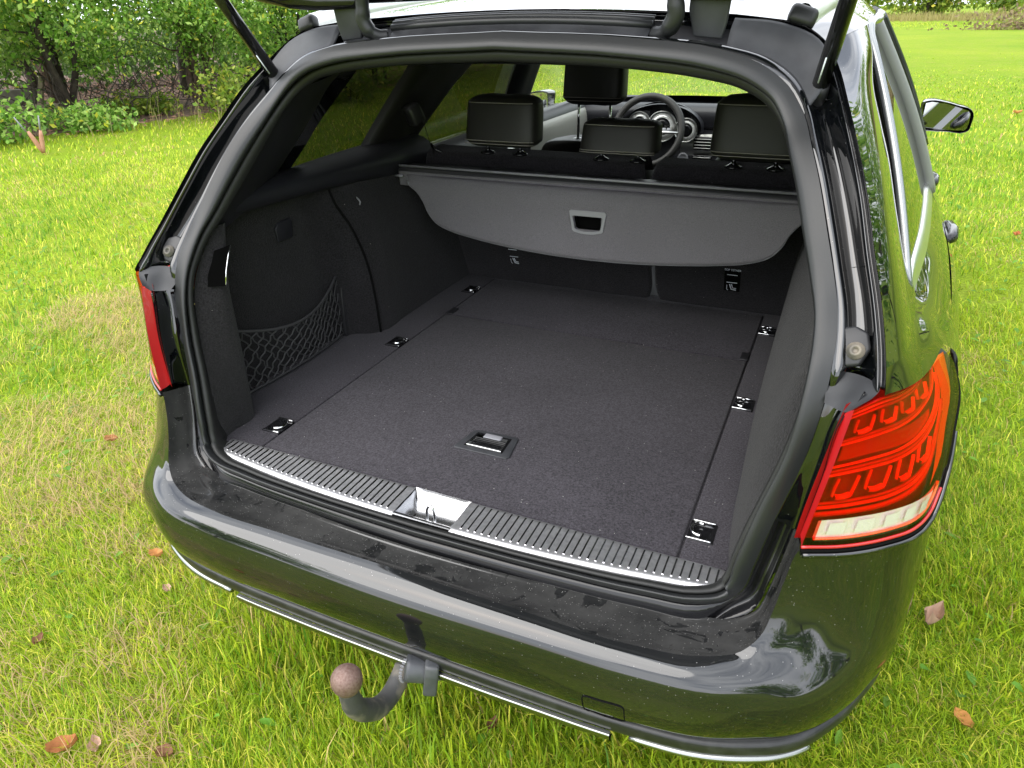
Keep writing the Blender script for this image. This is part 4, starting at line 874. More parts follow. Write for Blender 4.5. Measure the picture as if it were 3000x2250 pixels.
# --- front seats, steering wheel, dashboard
for s in (1, -1):
    fs = sheet("front_seat", [[(s*.36 + dx * w, 1.93 + .35 * (.42 - z) * -.0 + (.30 - z) * .30 + dy, z) for dx, dy in ((-1,.05),(-.92,0),(-.5,-.02),(0,-.025),(.5,-.02),(.92,0),(1,.05),(.9,.14),(0,.12),(-.9,.14))] for z, w in ((-.2,.25),(0,.26),(.15,.255),(.28,.235),(.335,.20),(.355,.12),(.358,.02))], "leather", CAR, 2, 3, closed=True)
    h = headrest(s*.352, 1.965, .590, .255, .200, .11, "front_headrest")
    for dx in (-.065, .065):
        tube("post", [(s*.352 + dx, 1.955, .345), (s*.352 + dx, 1.96, .53)], .0055, "chrome", h, 8)
        lathe("post_guide", [(.026,0),(.026,.004),(.013,.009),(0,.009)], (s*.352 + dx, 1.953, .352), (0,0,1), "gloss", h, 16)
DB = sheet("dashboard", [[(x, y - .10 * (abs(x) / .75) ** 2, z) for x in (-.75,-.55,-.35,-.1,.1,.4,.75)] for (y, z) in ((3.25,.40),(3.12,.375),(2.98,.375),(2.96,.35),(2.98,.26),(2.97,.22),(2.95,.10),(3.05,-.15))], "plastic_soft", CAR, 3, 3)
hood = sheet("cluster_hood", [[(-.302 + .205 * math.cos(a) * k, 2.87 + dy, .275 + .115 * math.sin(a) * k) for a in np.linspace(-.15, math.pi + .15, 15)] for (k, dy) in ((1.0,.03),(1.02,.07),(.98,.14))], "plastic_soft", DB, 2, 2)
slab("cluster_back", [(.19*math.cos(a), .125*math.sin(a)) for a in np.linspace(-.15, math.pi+.15, 15)], (1,0,0), (0,0,1), (-.302,2.935,.275), -.004, "gloss", DB)
for (gx, gz, gr) in ((-.421,.292,.056),(-.302,.281,.072),(-.178,.268,.056)):
    g = lathe("gauge", [(gr*1.06,0),(gr*1.06,.012),(gr,.013),(gr,.004),(0,.004)], (gx,2.925,gz), (0,-1,0), "alu", DB, 32)
    lathe("gauge_face", [(gr*.96,.0052),(gr*.60,.0056),(gr*.58,.0056)], (gx,2.925,gz), (0,-1,0), "white_in", DB, 32)
    lathe("gauge_hub", [(gr*.60,.006),(gr*.30,.007),(0,.007)], (gx,2.925,gz), (0,-1,0), "gloss", DB, 32)
sheet("dash_trim", [[(x, 2.952, .225 + dzz), (x, 2.936, .205), (x, 2.938, .165), (x, 2.948, .135 + dzz * .5)] for x, dzz in ((-.20,.0),(-.10,.02),(.1,.02),(.5,.01),(.72,.0))], "alu", DB, 3, 4)
for (vx, vz) in ((-.085,.205),(-.085,.115),(.09,.205)):
    box("vent", (vx, 2.932, vz), (.10, .016, .066), "gloss", DB, .004)
    for k in range(4): box("vent_slat", (vx, 2.922, vz - .022 + .0147 * k), (.088, .008, .004), "alu", DB, .001)
box("display", (.01, 2.985, .305), (.24, .02, .085), "gloss", DB, .008)
lathe("start_button", [(.028,0),(.028,.008),(.020,.010),(.018,.006),(0,.006)], (-.185,2.945,.125), (0,-1,.1), "satin", DB, 24)
# steering wheel
ax = Vector((0, -.92, .39)).normalized(); a1 = Vector((1, 0, 0)); a2 = ax.cross(a1).normalized() * -1
if a2.z < 0: a2 = -a2
cw = Vector((-.354, 2.83, .268))
SW = tube("steering_wheel", [tuple(cw + a1 * .172 * math.cos(t) + a2 * .172 * math.sin(t)) for t in np.linspace(0, 2 * math.pi, 48, endpoint=False)], .0180, "leather", CAR, 12, closed=True)
lathe("wheel_hub", [(.058,-.02),(.058,.0),(.048,.018),(.03,.026),(0,.028)], cw - a2 * .018, ax, "leather", SW, 28)
for t in (0.0, math.pi, -math.pi / 2):
    p0 = cw + a1 * .05 * math.cos(t) + a2 * .05 * math.sin(t); p1 = cw + a1 * .165 * math.cos(t) + a2 * .165 * math.sin(t)
    tube("wheel_spoke", [tuple(p0), tuple((p0 + p1) / 2), tuple(p1)], [.030, .022, .016], "alu", SW, 10, flat=.4)
for sx in (-1, 1):
    for k in range(2): box("wheel_button", tuple(cw + a1 * sx * (.088 + .022 * k) + ax * .014 + a2 * .006), (.018, .006, .020), "satin", SW, .002, rot=(-.4, 0, 0))
# ================================================================ THE PLACE
RNG = np.random.default_rng(11)
def vnoise(x, y, sc, seed):
    """smooth value noise on numpy arrays, 0..1"""
    x = np.asarray(x) * sc + seed * 17.3; y = np.asarray(y) * sc + seed * 9.1
    xi, yi = np.floor(x), np.floor(y); fx, fy = x - xi, y - yi; fx = fx * fx * (3 - 2 * fx); fy = fy * fy * (3 - 2 * fy)
    h = lambda a, b: np.modf(np.abs(np.sin(a * 127.1 + b * 311.7 + seed * 74.7) * 43758.5453))[0]
    return (h(xi, yi) * (1 - fx) + h(xi + 1, yi) * fx) * (1 - fy) + (h(xi, yi + 1) * (1 - fx) + h(xi + 1, yi + 1) * fx) * fy
def dryness(x, y):
    d = .55 * vnoise(x, y, 1.1, 3) + .3 * vnoise(x, y, 3.1, 5) + .15 * vnoise(x, y, 9, 8)
    d = d + np.where(np.asarray(x) < -.45, .13, -.04)
    return np.clip((d - .52) / .22, 0, 1)
# ground sheet to the horizon
def ground_mat():
    m = bpy.data.materials.new("lawn_soil_and_moss"); m.use_nodes = True; t = m.node_tree; b = t.nodes["Principled BSDF"]; lk = t.links.new
    b.inputs["Roughness"].default_value = 1.0; b.inputs["Specular IOR Level"].default_value = 0.1
    tc = nn(t, "ShaderNodeTexCoord")
    def noise(sc, det, ro=.6):
        n = nn(t, "ShaderNodeTexNoise"); n.inputs["Scale"].default_value = sc; n.inputs["Detail"].default_value = det; n.inputs["Roughness"].default_value = ro; lk(tc.outputs["Object"], n.inputs["Vector"]); return n
    n1, n2, n3 = noise(.22, 6), noise(3.0, 8, .7), noise(60, 4)
    r1 = nn(t, "ShaderNodeValToRGB"); e = r1.color_ramp.elements; e[0].position = .30; e[1].position = .72
    e[0].color = (.165, .29, .015, 1); e[1].color = (.29, .37, .026, 1); lk(n1.outputs["Fac"], r1.inputs["Fac"])
    r2 = nn(t, "ShaderNodeValToRGB"); e = r2.color_ramp.elements; e[0].position = .50; e[1].position = .74; e[0].color = (0, 0, 0, 1); e[1].color = (.55, .55, .55, 1); lk(n2.outputs["Fac"], r2.inputs["Fac"])
    mx = nn(t, "ShaderNodeMixRGB"); lk(r2.outputs["Color"], mx.inputs["Fac"]); lk(r1.outputs["Color"], mx.inputs["Color1"]); mx.inputs["Color2"].default_value = (.38, .33, .10, 1)
    r3 = nn(t, "ShaderNodeValToRGB"); e = r3.color_ramp.elements; e[0].position = .32; e[1].position = .66; e[0].color = (.42, .42, .42, 1); e[1].color = (1, 1, 1, 1); lk(n3.outputs["Fac"], r3.inputs["Fac"])
    mu = nn(t, "ShaderNodeMixRGB", blend_type='MULTIPLY'); mu.inputs["Fac"].default_value = 1; lk(mx.outputs["Color"], mu.inputs["Color1"]); lk(r3.outputs["Color"], mu.inputs["Color2"])
    lk(mu.outputs["Color"], b.inputs["Base Color"])
    bp = nn(t, "ShaderNodeBump"); bp.inputs["Strength"].default_value = .8; bp.inputs["Distance"].default_value = .02; lk(n3.outputs["Fac"], bp.inputs["Height"]); lk(bp.outputs["Normal"], b.inputs["Normal"])
    return m
gx = np.r_[-600, -300, -150, -80, np.arange(-40, 41, 4), 80, 150, 300, 600]; gy = np.r_[-600, -300, -120, -60, np.arange(-24, 121, 4), 160, 250, 400, 700]
gv = []; 
for y in gy:
    for x in gx:
        d = math.hypot(x, y - 1); a = min(1, max(0, (d - 14) / 25))
        gv.append((x, y, a * (.25 * math.sin(x * .11 + 1) + .2 * math.sin(y * .07)) * .5 if d < 200 else 0))
ng_ = len(gx); gf = [(j * ng_ + i, j * ng_ + i + 1, (j + 1) * ng_ + i + 1, (j + 1) * ng_ + i) for j in range(len(gy) - 1) for i in range(ng_ - 1)]
GR = mk("ground", gv, gf, ground_mat(), None, 0.0); GR["kind"] = "structure"; GR["label"] = "mown lawn ground reaching to the hedges"

def leaf_mat(name, trans=.35, rough=.55, spec=.3):
    m = bpy.data.materials.new(name); m.use_nodes = True; t = m.node_tree; b = t.nodes["Principled BSDF"]; lk = t.links.new
    a = nn(t, "ShaderNodeAttribute"); a.attribute_name = "col"
    b.inputs["Roughness"].default_value = rough; b.inputs["Specular IOR Level"].default_value = spec; lk(a.outputs["Color"], b.inputs["Base Color"])
    tr = nn(t, "ShaderNodeBsdfTranslucent"); lk(a.outputs["Color"], tr.inputs["Color"])
    mx = nn(t, "ShaderNodeMixShader"); mx.inputs[0].default_value = trans; o = t.nodes["Material Output"]
    lk(b.outputs[0], mx.inputs[1]); lk(tr.outputs[0], mx.inputs[2]); lk(mx.outputs[0], o.inputs["Surface"]); return m
MT["blade"] = leaf_mat("grass_blades", .5, .5, .35); MT["foliage"] = leaf_mat("hedge_leaves", .42, .5, .35); MT["dead_leaf"] = leaf_mat("dead_leaf", .2, .7, .2)
def colmesh(name, V, F_tri, F_quad, colr, m, parent=None):
    """big mesh from numpy: V (n,3), tris (a,3), quads (b,4), colour per vertex (n,3)"""
    me = bpy.data.meshes.new(name); nv = len(V); nt_, nq = len(F_tri), len(F_quad)
    me.vertices.add(nv); me.vertices.foreach_set("co", np.ascontiguousarray(V, np.float32).ravel())
    loops = np.concatenate([np.asarray(F_tri, np.int32).ravel(), np.asarray(F_quad, np.int32).ravel()]).astype(np.int32)
    me.loops.add(len(loops)); me.loops.foreach_set("vertex_index", loops)
    st = np.concatenate([np.arange(nt_) * 3, nt_ * 3 + np.arange(nq) * 4]).astype(np.int32)
    me.polygons.add(nt_ + nq); me.polygons.foreach_set("loop_start", st)
    try: me.polygons.foreach_set("loop_total", np.concatenate([np.full(nt_, 3), np.full(nq, 4)]).astype(np.int32))
    except Exception: pass
    me.update(calc_edges=True); me.validate()
    at = me.attributes.new("col", 'FLOAT_COLOR', 'POINT'); c4 = np.ones((nv, 4), np.float32); c4[:, :3] = colr; at.data.foreach_set("color", c4.ravel())
    me.materials.append(MT[m]); o = bpy.data.objects.new(name, me); return link(o, parent)
# ---- grass
CX, CY = .588, -.903
def sample(n, r0, r1, a0, a1):
    r = np.sqrt(RNG.uniform(r0 * r0, r1 * r1, n)); a = np.radians(RNG.uniform(a0, a1, n))
    x = CX + r * np.sin(a); y = CY + r * np.cos(a)
    keep = ~((np.abs(x) < .74) & (y > .25) & (y < 4.5)) & (x > -13)
    hedge_x = np.interp(y, [2, 5, 7, 12, 30], [-10.9, -9.9, -9.1, -8.8, -9.6])
    return x[keep & (x > hedge_x)], y[keep & (x > hedge_x)]
def blades(x, y, hmin, hmax, wid, lean=(.35, 1.15)):
    n = len(x); dry = dryness(x, y); und = vnoise(x, y, .6, 21)
    h = RNG.uniform(hmin, hmax, n) * (.62 + .5 * vnoise(x, y, 2.2, 2)); az = RNG.uniform(0, 2 * np.pi, n)
    az = np.where(RNG.random(n) < .45, 2.2 + 2.6 * (vnoise(x, y, .9, 4) - .5) + RNG.normal(0, .5, n), az)
    ln = RNG.uniform(lean[0], lean[1], n) + .35 * dry; w = wid * RNG.uniform(.6, 1.5, n)
    isdry = RNG.random(n) < (.04 + .28 * dry); ln = np.where(isdry, ln + .25, ln); w = np.where(isdry, w * .75, w)
    dx, dy = np.cos(az), np.sin(az); px, py = -dy, dx; tw = RNG.uniform(-.6, .6, n)
    px, py = px * np.cos(tw) + dx * np.sin(tw), py * np.cos(tw) + dy * np.sin(tw)
    l1, l2 = ln * .55, np.minimum(ln * 1.3, 1.75)
    mx, my, mz = x + dx * h * .5 * np.sin(l1), y + dy * h * .5 * np.sin(l1), h * .5 * np.cos(l1)
    ex, ey, ez = mx + dx * h * .5 * np.sin(l2), my + dy * h * .5 * np.sin(l2), np.maximum(.004, mz + h * .5 * np.cos(l2))
    V = np.empty((n, 5, 3)); V[:, 0] = np.stack([x - px * w / 2, y - py * w / 2, np.full(n, -.004)], 1); V[:, 1] = np.stack([x + px * w / 2, y + py * w / 2, np.full(n, -.004)], 1)
    V[:, 2] = np.stack([mx + px * w * .42, my + py * w * .42, mz], 1); V[:, 3] = np.stack([mx - px * w * .42, my - py * w * .42, mz], 1); V[:, 4] = np.stack([ex, ey, ez], 1)
    g1 = np.array([.120, .295, .012]); g2 = np.array([.500, .600, .030]); g3 = np.array([.74, .70, .10]); s1 = np.array([.62, .48, .20]); s2 = np.array([.45, .30, .13])
    t = np.clip(RNG.normal(.42, .26, n) + .45 * (und - .5) + .25 * dry, 0, 1)[:, None]; c = g1 * (1 - t) + g2 * t
    yl = (RNG.random(n) < .14)[:, None]; c = np.where(yl, g3, c)
    u = RNG.random(n)[:, None]; c = np.where(isdry[:, None], s1 * (1 - u) + s2 * u, c)
    c = c * RNG.uniform(.6, 1.3, n)[:, None]
    return V.reshape(-1, 3), np.repeat(c, 5, 0), n
PV, PC, PN = [], [], 0
for (n, r0, r1, a0, a1, h0, h1, w_) in ((230000, .55, 2.6, -82, 52, .03, .080, .0025), (60000, 2.6, 4.2, -80, 45, .035, .085, .0036), (90000, .1, 4.0, 52, 278, .035, .08, .0040),
                                      (105000, 4.2, 9.5, -75, 38, .04, .085, .0060), (90000, 9.5, 24, -75, 30, .05, .10, .013), (50000, 24, 70, -40, 20, .08, .16, .035)):
    x, y = sample(n, r0, r1, a0, a1); v, c, k = blades(x, y, h0, h1, w_); PV.append(v); PC.append(c); PN += k
# matted dry straw lying on the lawn
sx, sy = sample(260000, .55, 4.5, -84, 50); dd = dryness(sx, sy); kp = RNG.random(len(sx)) < np.clip(dd * 2.2 - .9, .01, 1) * np.where(sx < -.3, .34, .06); sx, sy = sx[kp], sy[kp]
v, c, k = blades(sx, sy, .05, .12, .0017, (1.25, 1.5)); v[:, 2] += np.repeat(RNG.uniform(.012, .042, k), 5); cs_ = np.array([.60, .43, .21]) * RNG.uniform(.55, 1.15, k)[:, None]; c = np.repeat(cs_, 5, 0); PV.append(v); PC.append(c); PN += k
# a few longer tufts near the tow bar and the left rear corner
x = np.concatenate([RNG.normal(cx, .10, 700) for cx in (-.05, .25, -.45, .55, 1.15, -1.3)]); y = np.concatenate([RNG.normal(cy, .09, 700) for cy in (.02, .12, .05, .2, .9, .5)])
v, c, k = blades(x, y, .07, .15, .0042, (.15, .9)); PV.append(v); PC.append(c); PN += k
V = np.concatenate(PV); Cc = np.concatenate(PC); base = np.arange(PN)[:, None] * 5
GS = colmesh("grass", V, base + np.array([[3, 2, 4]]), base + np.array([[0, 1, 2, 3]]), Cc, "blade"); tag(GS, "green lawn grass with matted dry straw", None, None, "stuff")
# broad-leaved weeds in the lawn
x, y = sample(2400, .6, 7, -80, 48); n = len(x); L_ = RNG.uniform(.022, .055, n); W_ = L_ * RNG.uniform(.28, .6, n); az = RNG.uniform(0, 6.28, n); up = RNG.uniform(.15, .9, n)
V = np.empty((n, 6, 3)); prof = ((0, 0), (.35, .5), (.75, .38), (1, 0), (.75, -.38), (.35, -.5))
for k, (a, b) in enumerate(prof):
    al = a * L_; V[:, k, 0] = x + np.cos(az) * al * np.cos(up) - np.sin(az) * b * W_; V[:, k, 1] = y + np.sin(az) * al * np.cos(up) + np.cos(az) * b * W_; V[:, k, 2] = .022 + al * np.sin(up) * (1 - .45 * a) + abs(b) * .006
cw_ = np.array([.13, .30, .035]) * RNG.uniform(.7, 1.35, n)[:, None] + np.array([.05, .05, 0]) * RNG.random(n)[:, None]; b6 = np.arange(n)[:, None] * 6
WD = colmesh("lawn_weeds", V.reshape(-1, 3), np.zeros((0, 3), int), np.concatenate([b6 + np.array([[0, 1, 2, 3]]), b6 + np.array([[0, 3, 4, 5]])]), np.repeat(cw_, 6, 0), "blade"); tag(WD, "broad weed leaves scattered through the lawn", None, None, "stuff")
# ---- foliage
def leaves(P, size, greens, name, parent, up=.35):
    n = len(P); L_ = size * RNG.uniform(.6, 1.3, n); W_ = L_ * RNG.uniform(.45, .65, n)
    d = RNG.normal(0, 1, (n, 3)); d[:, 2] -= .35; d /= np.linalg.norm(d, axis=1)[:, None]
    u = RNG.normal(0, 1, (n, 3)); u[:, 2] += up * 3; s_ = np.cross(d, u); s_ /= np.linalg.norm(s_, axis=1)[:, None] + 1e-9; nr = np.cross(s_, d)
    V = np.empty((n, 4, 3)); V[:, 0] = P; V[:, 1] = P + d * (L_ * .5)[:, None] + s_ * (W_ * .5)[:, None] + nr * (W_ * .14)[:, None]; V[:, 2] = P + d * L_[:, None]; V[:, 3] = P + d * (L_ * .5)[:, None] - s_ * (W_ * .5)[:, None] + nr * (W_ * .14)[:, None]
    g = np.array(greens); w = RNG.random(n); idx = np.searchsorted(np.cumsum(g[:, 3]) / g[:, 3].sum(), w); c = g[idx, :3] * RNG.uniform(.75, 1.25, n)[:, None]
    b = np.arange(n)[:, None] * 4
    return colmesh(name, V.reshape(-1, 3), np.concatenate([b + np.array([[0, 1, 2]]), b + np.array([[0, 2, 3]])]), np.zeros((0, 4), int), np.repeat(c, 4, 0), "foliage", parent)
GREEN = [(.11, .24, .028, 4), (.22, .40, .055, 4), (.40, .56, .14, 3.2), (.70, .68, .08, .5)]
GREEN_D = [(.045, .10, .014, 5), (.075, .15, .020, 4), (.12, .20, .03, 1.5)]
GREEN_Y = [(.13, .22, .024, 4), (.22, .30, .035, 4), (.31, .36, .055, 2), (.46, .42, .06, .5)]
MT["bark"] = mat("dark_bark", (.035, .026, .020), .9, noise=(12, (.075, .058, .045), .4, .7), bump=(30, .8, .01))
MT["bark_red"] = mat("brown_bark", (.075, .045, .034), .9, noise=(12, (.13, .085, .062), .4, .7), bump=(30, .8, .01))
def limb(P0, P1, wob, n=6):
    t = np.linspace(0, 1, n)[:, None]; p = np.array(P0) * (1 - t) + np.array(P1) * t; p[1:-1] += RNG.normal(0, wob, (n - 2, 3)); return p
def tree(name, label, x, y, h, rad, n, size, greens, group, zlow=.4, stems=1, tr=.05, bark="bark", cat="tree", lean=(0, 0), fill=1.0):
    T = tag(empty(name, (x, y, 0)), label, cat, group)
    vv, ff = [], []
    rings = []
    def addtube(p, r0, r1):
        k = len(p); base_ = len(vv)
        tg = np.gradient(p, axis=0)
        for i in range(k):
            t = tg[i] / np.linalg.norm(tg[i]); a = np.cross(t, [.31, .95, .05]); a /= np.linalg.norm(a); b = np.cross(t, a); r = r0 + (r1 - r0) * i / (k - 1)
            for j in range(6): th_ = j * math.pi / 3; vv.append(tuple(p[i] + r * (a * math.cos(th_) + b * math.sin(th_))))
        for i in range(k - 1):
            for j in range(6): ff.append((base_ + i * 6 + j, base_ + i * 6 + (j + 1) % 6, base_ + (i + 1) * 6 + (j + 1) % 6, base_ + (i + 1) * 6 + j))
    clumps = []
    for s_ in range(stems):
        bx_, by_ = RNG.normal(0, .10 * (stems > 1), 2); a = RNG.uniform(0, 6.28); sp = .28 * rad[0] * (stems > 1)
        top = np.array([bx_ + sp * math.cos(a) + lean[0], by_ + sp * math.sin(a) + lean[1], h * RNG.uniform(.72, .9)]); p = limb((bx_, by_, -.05), top, .04 * h / 3, 8); addtube(p, tr * RNG.uniform(.8, 1.1), tr * .22)
        for q in range(9 if stems < 3 else 5):
            t_ = RNG.uniform(.22, .95); b0 = p[int(t_ * 7)]; an = RNG.uniform(0, 6.28); ln = RNG.uniform(.5, .95)
            e_ = b0 + np.array([math.cos(an) * rad[0] * ln, math.sin(an) * rad[1] * ln, RNG.uniform(.0, .30) * h * (1 - t_) + .15]); e_[2] = max(zlow + .1, e_[2]); addtube(limb(b0, e_, .05, 5), tr * .32, tr * .07); clumps += [e_, (b0 + e_) / 2 + RNG.normal(0, .1, 3)]
    mk("trunk", vv, ff, bark, T, 0.0)
    # crown: leaf clumps through the crown's volume, thinner where there is no clump
    zc, zr = (zlow + h) / 2, (h - zlow) / 2; nc = 70
    cc = RNG.normal(0, 1, (nc, 3)); cc /= np.linalg.norm(cc, axis=1)[:, None]; cc *= (RNG.random(nc) ** .4)[:, None]; cc = cc * [rad[0], rad[1], zr] + [lean[0] * .6, lean[1] * .6, zc]
    cc = np.concatenate([cc, np.array(clumps)[:60]]) if clumps else cc
    k = RNG.integers(0, len(cc), int(n * fill)); cs = RNG.uniform(.12, .30, len(cc)) * max(rad[0], .6) * .62
    P = cc[k] + RNG.normal(0, 1, (len(k), 3)) * cs[k][:, None] * [1, 1, .75]; P = P[P[:, 2] > zlow * .85]
    leaves(P, size, greens, "crown", T); return T
# hedge on the left
HG = "hedge shrubs along the left edge of the lawn"
for (x, y, h, rx, ry, n, zl, lab, st, tr, bk) in (
    (-11.6, 5.3, 3.4, 1.7, 1.5, 7000, .55, "leafy green hedge shrub at the far left above the stack of planks", 4, .045, "bark"),
    (-10.9, 7.4, 3.6, 1.7, 1.5, 8500, .62, "big leafy hedge shrub hanging over the dark bare stems on the left", 5, .06, "bark"),
    (-10.4, 9.4, 3.8, 1.8, 1.6, 8500, .60, "leafy hedge shrub behind the thin twigs at the middle of the left hedge", 4, .06, "bark_red"),
    (-9.9, 11.4, 3.6, 1.7, 1.6, 8000, .45, "leafy hedge shrub left of the left gas strut", 4, .05, "bark"),
    (-9.6, 13.9, 4.0, 1.9, 1.7, 8000, .40, "leafy hedge shrub seen behind the left gas strut", 4, .05, "bark"),
    (-9.2, 16.8, 4.2, 2.2, 1.9, 8000, .35, "leafy hedge shrub just left of the raised tailgate hinge", 3, .05, "bark")):
    tree("hedge_shrub", lab, x, y, h, (rx, ry), int(n * 1.9), .085, GREEN, HG, zl * 1.08, st, tr, bk, "shrub", (.35, -.25))
for (x, y, h, lab) in ((-13.1, 8.1, 5.0, "dark slanting tree stem at the left, nearest the stack of planks"), (-12.5, 8.2, 5.2, "thick brown trunk behind the two dark stems on the left"), (-12.3, 10.9, 5.5, "dark thick trunk in the middle of the left hedge"), (-13.0, 13.5, 5.5, "dark trunk deep in the hedge near the gas strut")):
    tree("wood_tree", lab, x, y, h, (1.6, 1.6), 3500, .11, GREEN, "trees inside the left hedge", 1.5, 1, .10, "bark_red" if "brown" in lab else "bark")
# low growth at the foot of the hedge
for (x, y, h, r, lab) in ((-10.3, 8.1, .22, .7, "low bramble bush under the dark stems of the left hedge"), (-9.4, 9.6, .26, .7, "low bramble bush under the middle of the left hedge"), (-9.7, 5.0, .55, .8, "low leafy bush behind the V-shaped brown handles"), (-9.6, 6.5, .24, .75, "low green bush at the foot of the left hedge"), (-8.3, 8.3, .75, .85, "low bush at the lawn edge left of the car's rear pillar"), (-7.9, 10.6, .9, .9, "low bush behind the car's left rear pillar"), (-10.6, 3.8, .6, .8, "low leafy bush at the left picture edge")):
    tree("low_bush", lab, x, y, h, (r, r * .8), 1500, .085, GREEN_Y if y > 8 else GREEN, "low bushes at the hedge foot", .04, 4, .012, "bark", "bush")
# twigs in the gap under the crowns
tv, tf = [], []
for k in range(260):
    x0 = RNG.uniform(-12.8, -9.4); y0 = RNG.uniform(6.2, 13); a = RNG.uniform(0, 6.28); ln = RNG.uniform(.4, 1.5); el = RNG.uniform(.15, 1.4)
    p = limb((x0, y0, RNG.uniform(0, .35)), (x0 + ln * math.cos(a) * math.cos(el), y0 + ln * math.sin(a) * math.cos(el), .1 + ln * math.sin(el)), .04, 5); b0 = len(tv); tg_ = np.gradient(p, axis=0); r = RNG.uniform(.004, .013)
    for i in range(5):
        t = tg_[i] / np.linalg.norm(tg_[i]); aa = np.cross(t, [.3, .9, .2]); aa /= np.linalg.norm(aa); bb_ = np.cross(t, aa)
        for j in range(4): tv.append(tuple(p[i] + r * (1 - .15 * i) * (aa * math.cos(j * 1.571) + bb_ * math.sin(j * 1.571))))
    for i in range(4):
        for j in range(4): tf.append((b0 + i * 4 + j, b0 + i * 4 + (j + 1) % 4, b0 + (i + 1) * 4 + (j + 1) % 4, b0 + (i + 1) * 4 + j))
tag(mk("twigs", tv, tf, "bark", None, 0.0), "bare twigs and dead branches under the hedge", None, None, "stuff")
# brown leaf litter under the hedge
n = 9000; x = RNG.uniform(-19, -8.6, n); y = RNG.uniform(2.5, 24, n); k = x < np.interp(y, [2, 5, 7, 12, 24], [-10.2, -9.4, -8.9, -8.5, -8.6]); x, y = x[k], y[k]; n = len(x)
L_ = RNG.uniform(.06, .13, n); az = RNG.uniform(0, 6.28, n); V = np.empty((n, 4, 3)); z0 = RNG.uniform(.005, .05, n)
for q, (a, b) in enumerate(((0, 0), (.5, .3), (1, 0), (.5, -.3))): V[:, q] = np.stack([x + L_ * (a * np.cos(az) - b * np.sin(az)), y + L_ * (a * np.sin(az) + b * np.cos(az)), z0 + RNG.uniform(0, .035, n)], 1)
cl = np.array([.26, .135, .085]) * RNG.uniform(.5, 1.4, n)[:, None] + np.array([.06, .06, .05]) * RNG.random(n)[:, None]
b4 = np.arange(n)[:, None] * 4; LL = colmesh("leaf_litter", V.reshape(-1, 3), np.zeros((0, 3), int), b4 + np.array([[0, 1, 2, 3]]), np.repeat(cl, 4, 0), "dead_leaf"); tag(LL, "brown leaf litter under the hedge", None, None, "stuff")
soil = mk("woodland_floor", [(-11.0, 2, .004), (-10.0, 5, .004), (-9.5, 7, .004), (-9.1, 12, .004), (-9.2, 70, .004), (-90, 90, .004), (-90, 0, .004), (-13, 1.2, .004)], [tuple(range(8))[::-1]], mat("leafy_soil", (.085, .052, .036), 1.0, noise=(9, (.17, .105, .075), .35, .7, 8), bump=(20, .8, .03)), None, 0.0); soil["kind"] = "structure"; soil["label"] = "bare brown soil under the hedge"
# wood closing the view behind the hedge
nw = 70000; P = np.stack([-14.2 - RNG.gamma(1.6, 2.2, nw), RNG.uniform(2, 62, nw), np.concatenate([RNG.gamma(2.0, .40, nw // 2) + .02, RNG.uniform(.5, 3.4, nw - nw // 2)])], 1)
fw_ = leaves(P, .16, GREEN_D, "far_wood", None); tag(fw_, "dense green wood behind the hedge", None, None, "stuff")
# dry seed stalks at the lawn edge
x = RNG.uniform(-9.0, -7.2, 80); y = 7.2 + (x + 9) * 1.2 + RNG.normal(0, .5, 80); v, c, k = blades(x, y, .25, .65, .010, (.05, .35)); c[:] = np.array([.36, .30, .14])
b5 = np.arange(k)[:, None] * 5; tag(colmesh("seed_stalks", v, b5 + np.array([[3, 2, 4]]), b5 + np.array([[0, 1, 2, 3]]), c, "blade"), "pale dry seed stalks at the lawn edge", None, None, "stuff")
# far meadow edge on the right
P = np.stack([RNG.uniform(-60, 70, 22000), RNG.uniform(97, 112, 22000), RNG.gamma(3.0, 1.6, 22000) + .3], 1)
tag(leaves(P, .75, GREEN_Y, "far_treeline", None), "far green tree line behind the meadow", None, None, "stuff")
FG = "bushes along the far meadow edge"
for k, (x, y, h, r, lab) in enumerate(((-3, 92, 6, 4.5, "far bush at the meadow edge just right of the car roof"), (5.5, 90, 6, 4.5, "far yellow-green bush in the middle of the meadow edge"), (13.5, 84, 6, 4.8, "far yellow-green bush behind the brush heap"), (13.5, 66, 4.5, 4.2, "yellow-green bush at the top right picture corner"), (20, 70, 5, 5, "yellow-green bush beyond the right picture edge"), (-13, 95, 7, 5, "far green bush hidden behind the car roof"))):
    tree("meadow_bush", lab, x, y, h, (r, r * .6), 6000, .42, GREEN_Y, FG, .15, 3, .10, "bark", "bush")
for k, (x, y) in enumerate(((9.2, 47.5), (12.5, 52), (15, 58))):
    n = 2600; q = RNG.normal(0, 1, (n, 3)) * [1.9, .9, .35] + [0, 0, .3]; q[:, 2] = np.abs(q[:, 2])
    T = tag(empty("brush_heap", (x, y, 0)), ("brown brush heap nearest on the right meadow edge", "middle brown brush heap at the right meadow edge", "farthest brown brush heap at the right meadow edge")[k], "brush heap", "brush heaps")
    leaves(q, .24, [(.26, .19, .11, 4), (.17, .12, .07, 3), (.24, .27, .06, 3)], "branches", T, .1)
x = RNG.uniform(-12, 24, 6000); y = 79 - .35 * np.maximum(0, x - 4) + RNG.normal(0, 2.2, 6000); v, c, k = blades(x, y, .3, 1.1, .06, (.05, .5)); c[:] = np.array([.34, .29, .11]) * RNG.uniform(.7, 1.2, len(c))[:, None]
b5 = np.arange(k)[:, None] * 5; tag(colmesh("tall_dry_grass", v, b5 + np.array([[3, 2, 4]]), b5 + np.array([[0, 1, 2, 3]]), c, "blade"), "tall straw-coloured grass along the far meadow edge", None, None, "stuff")
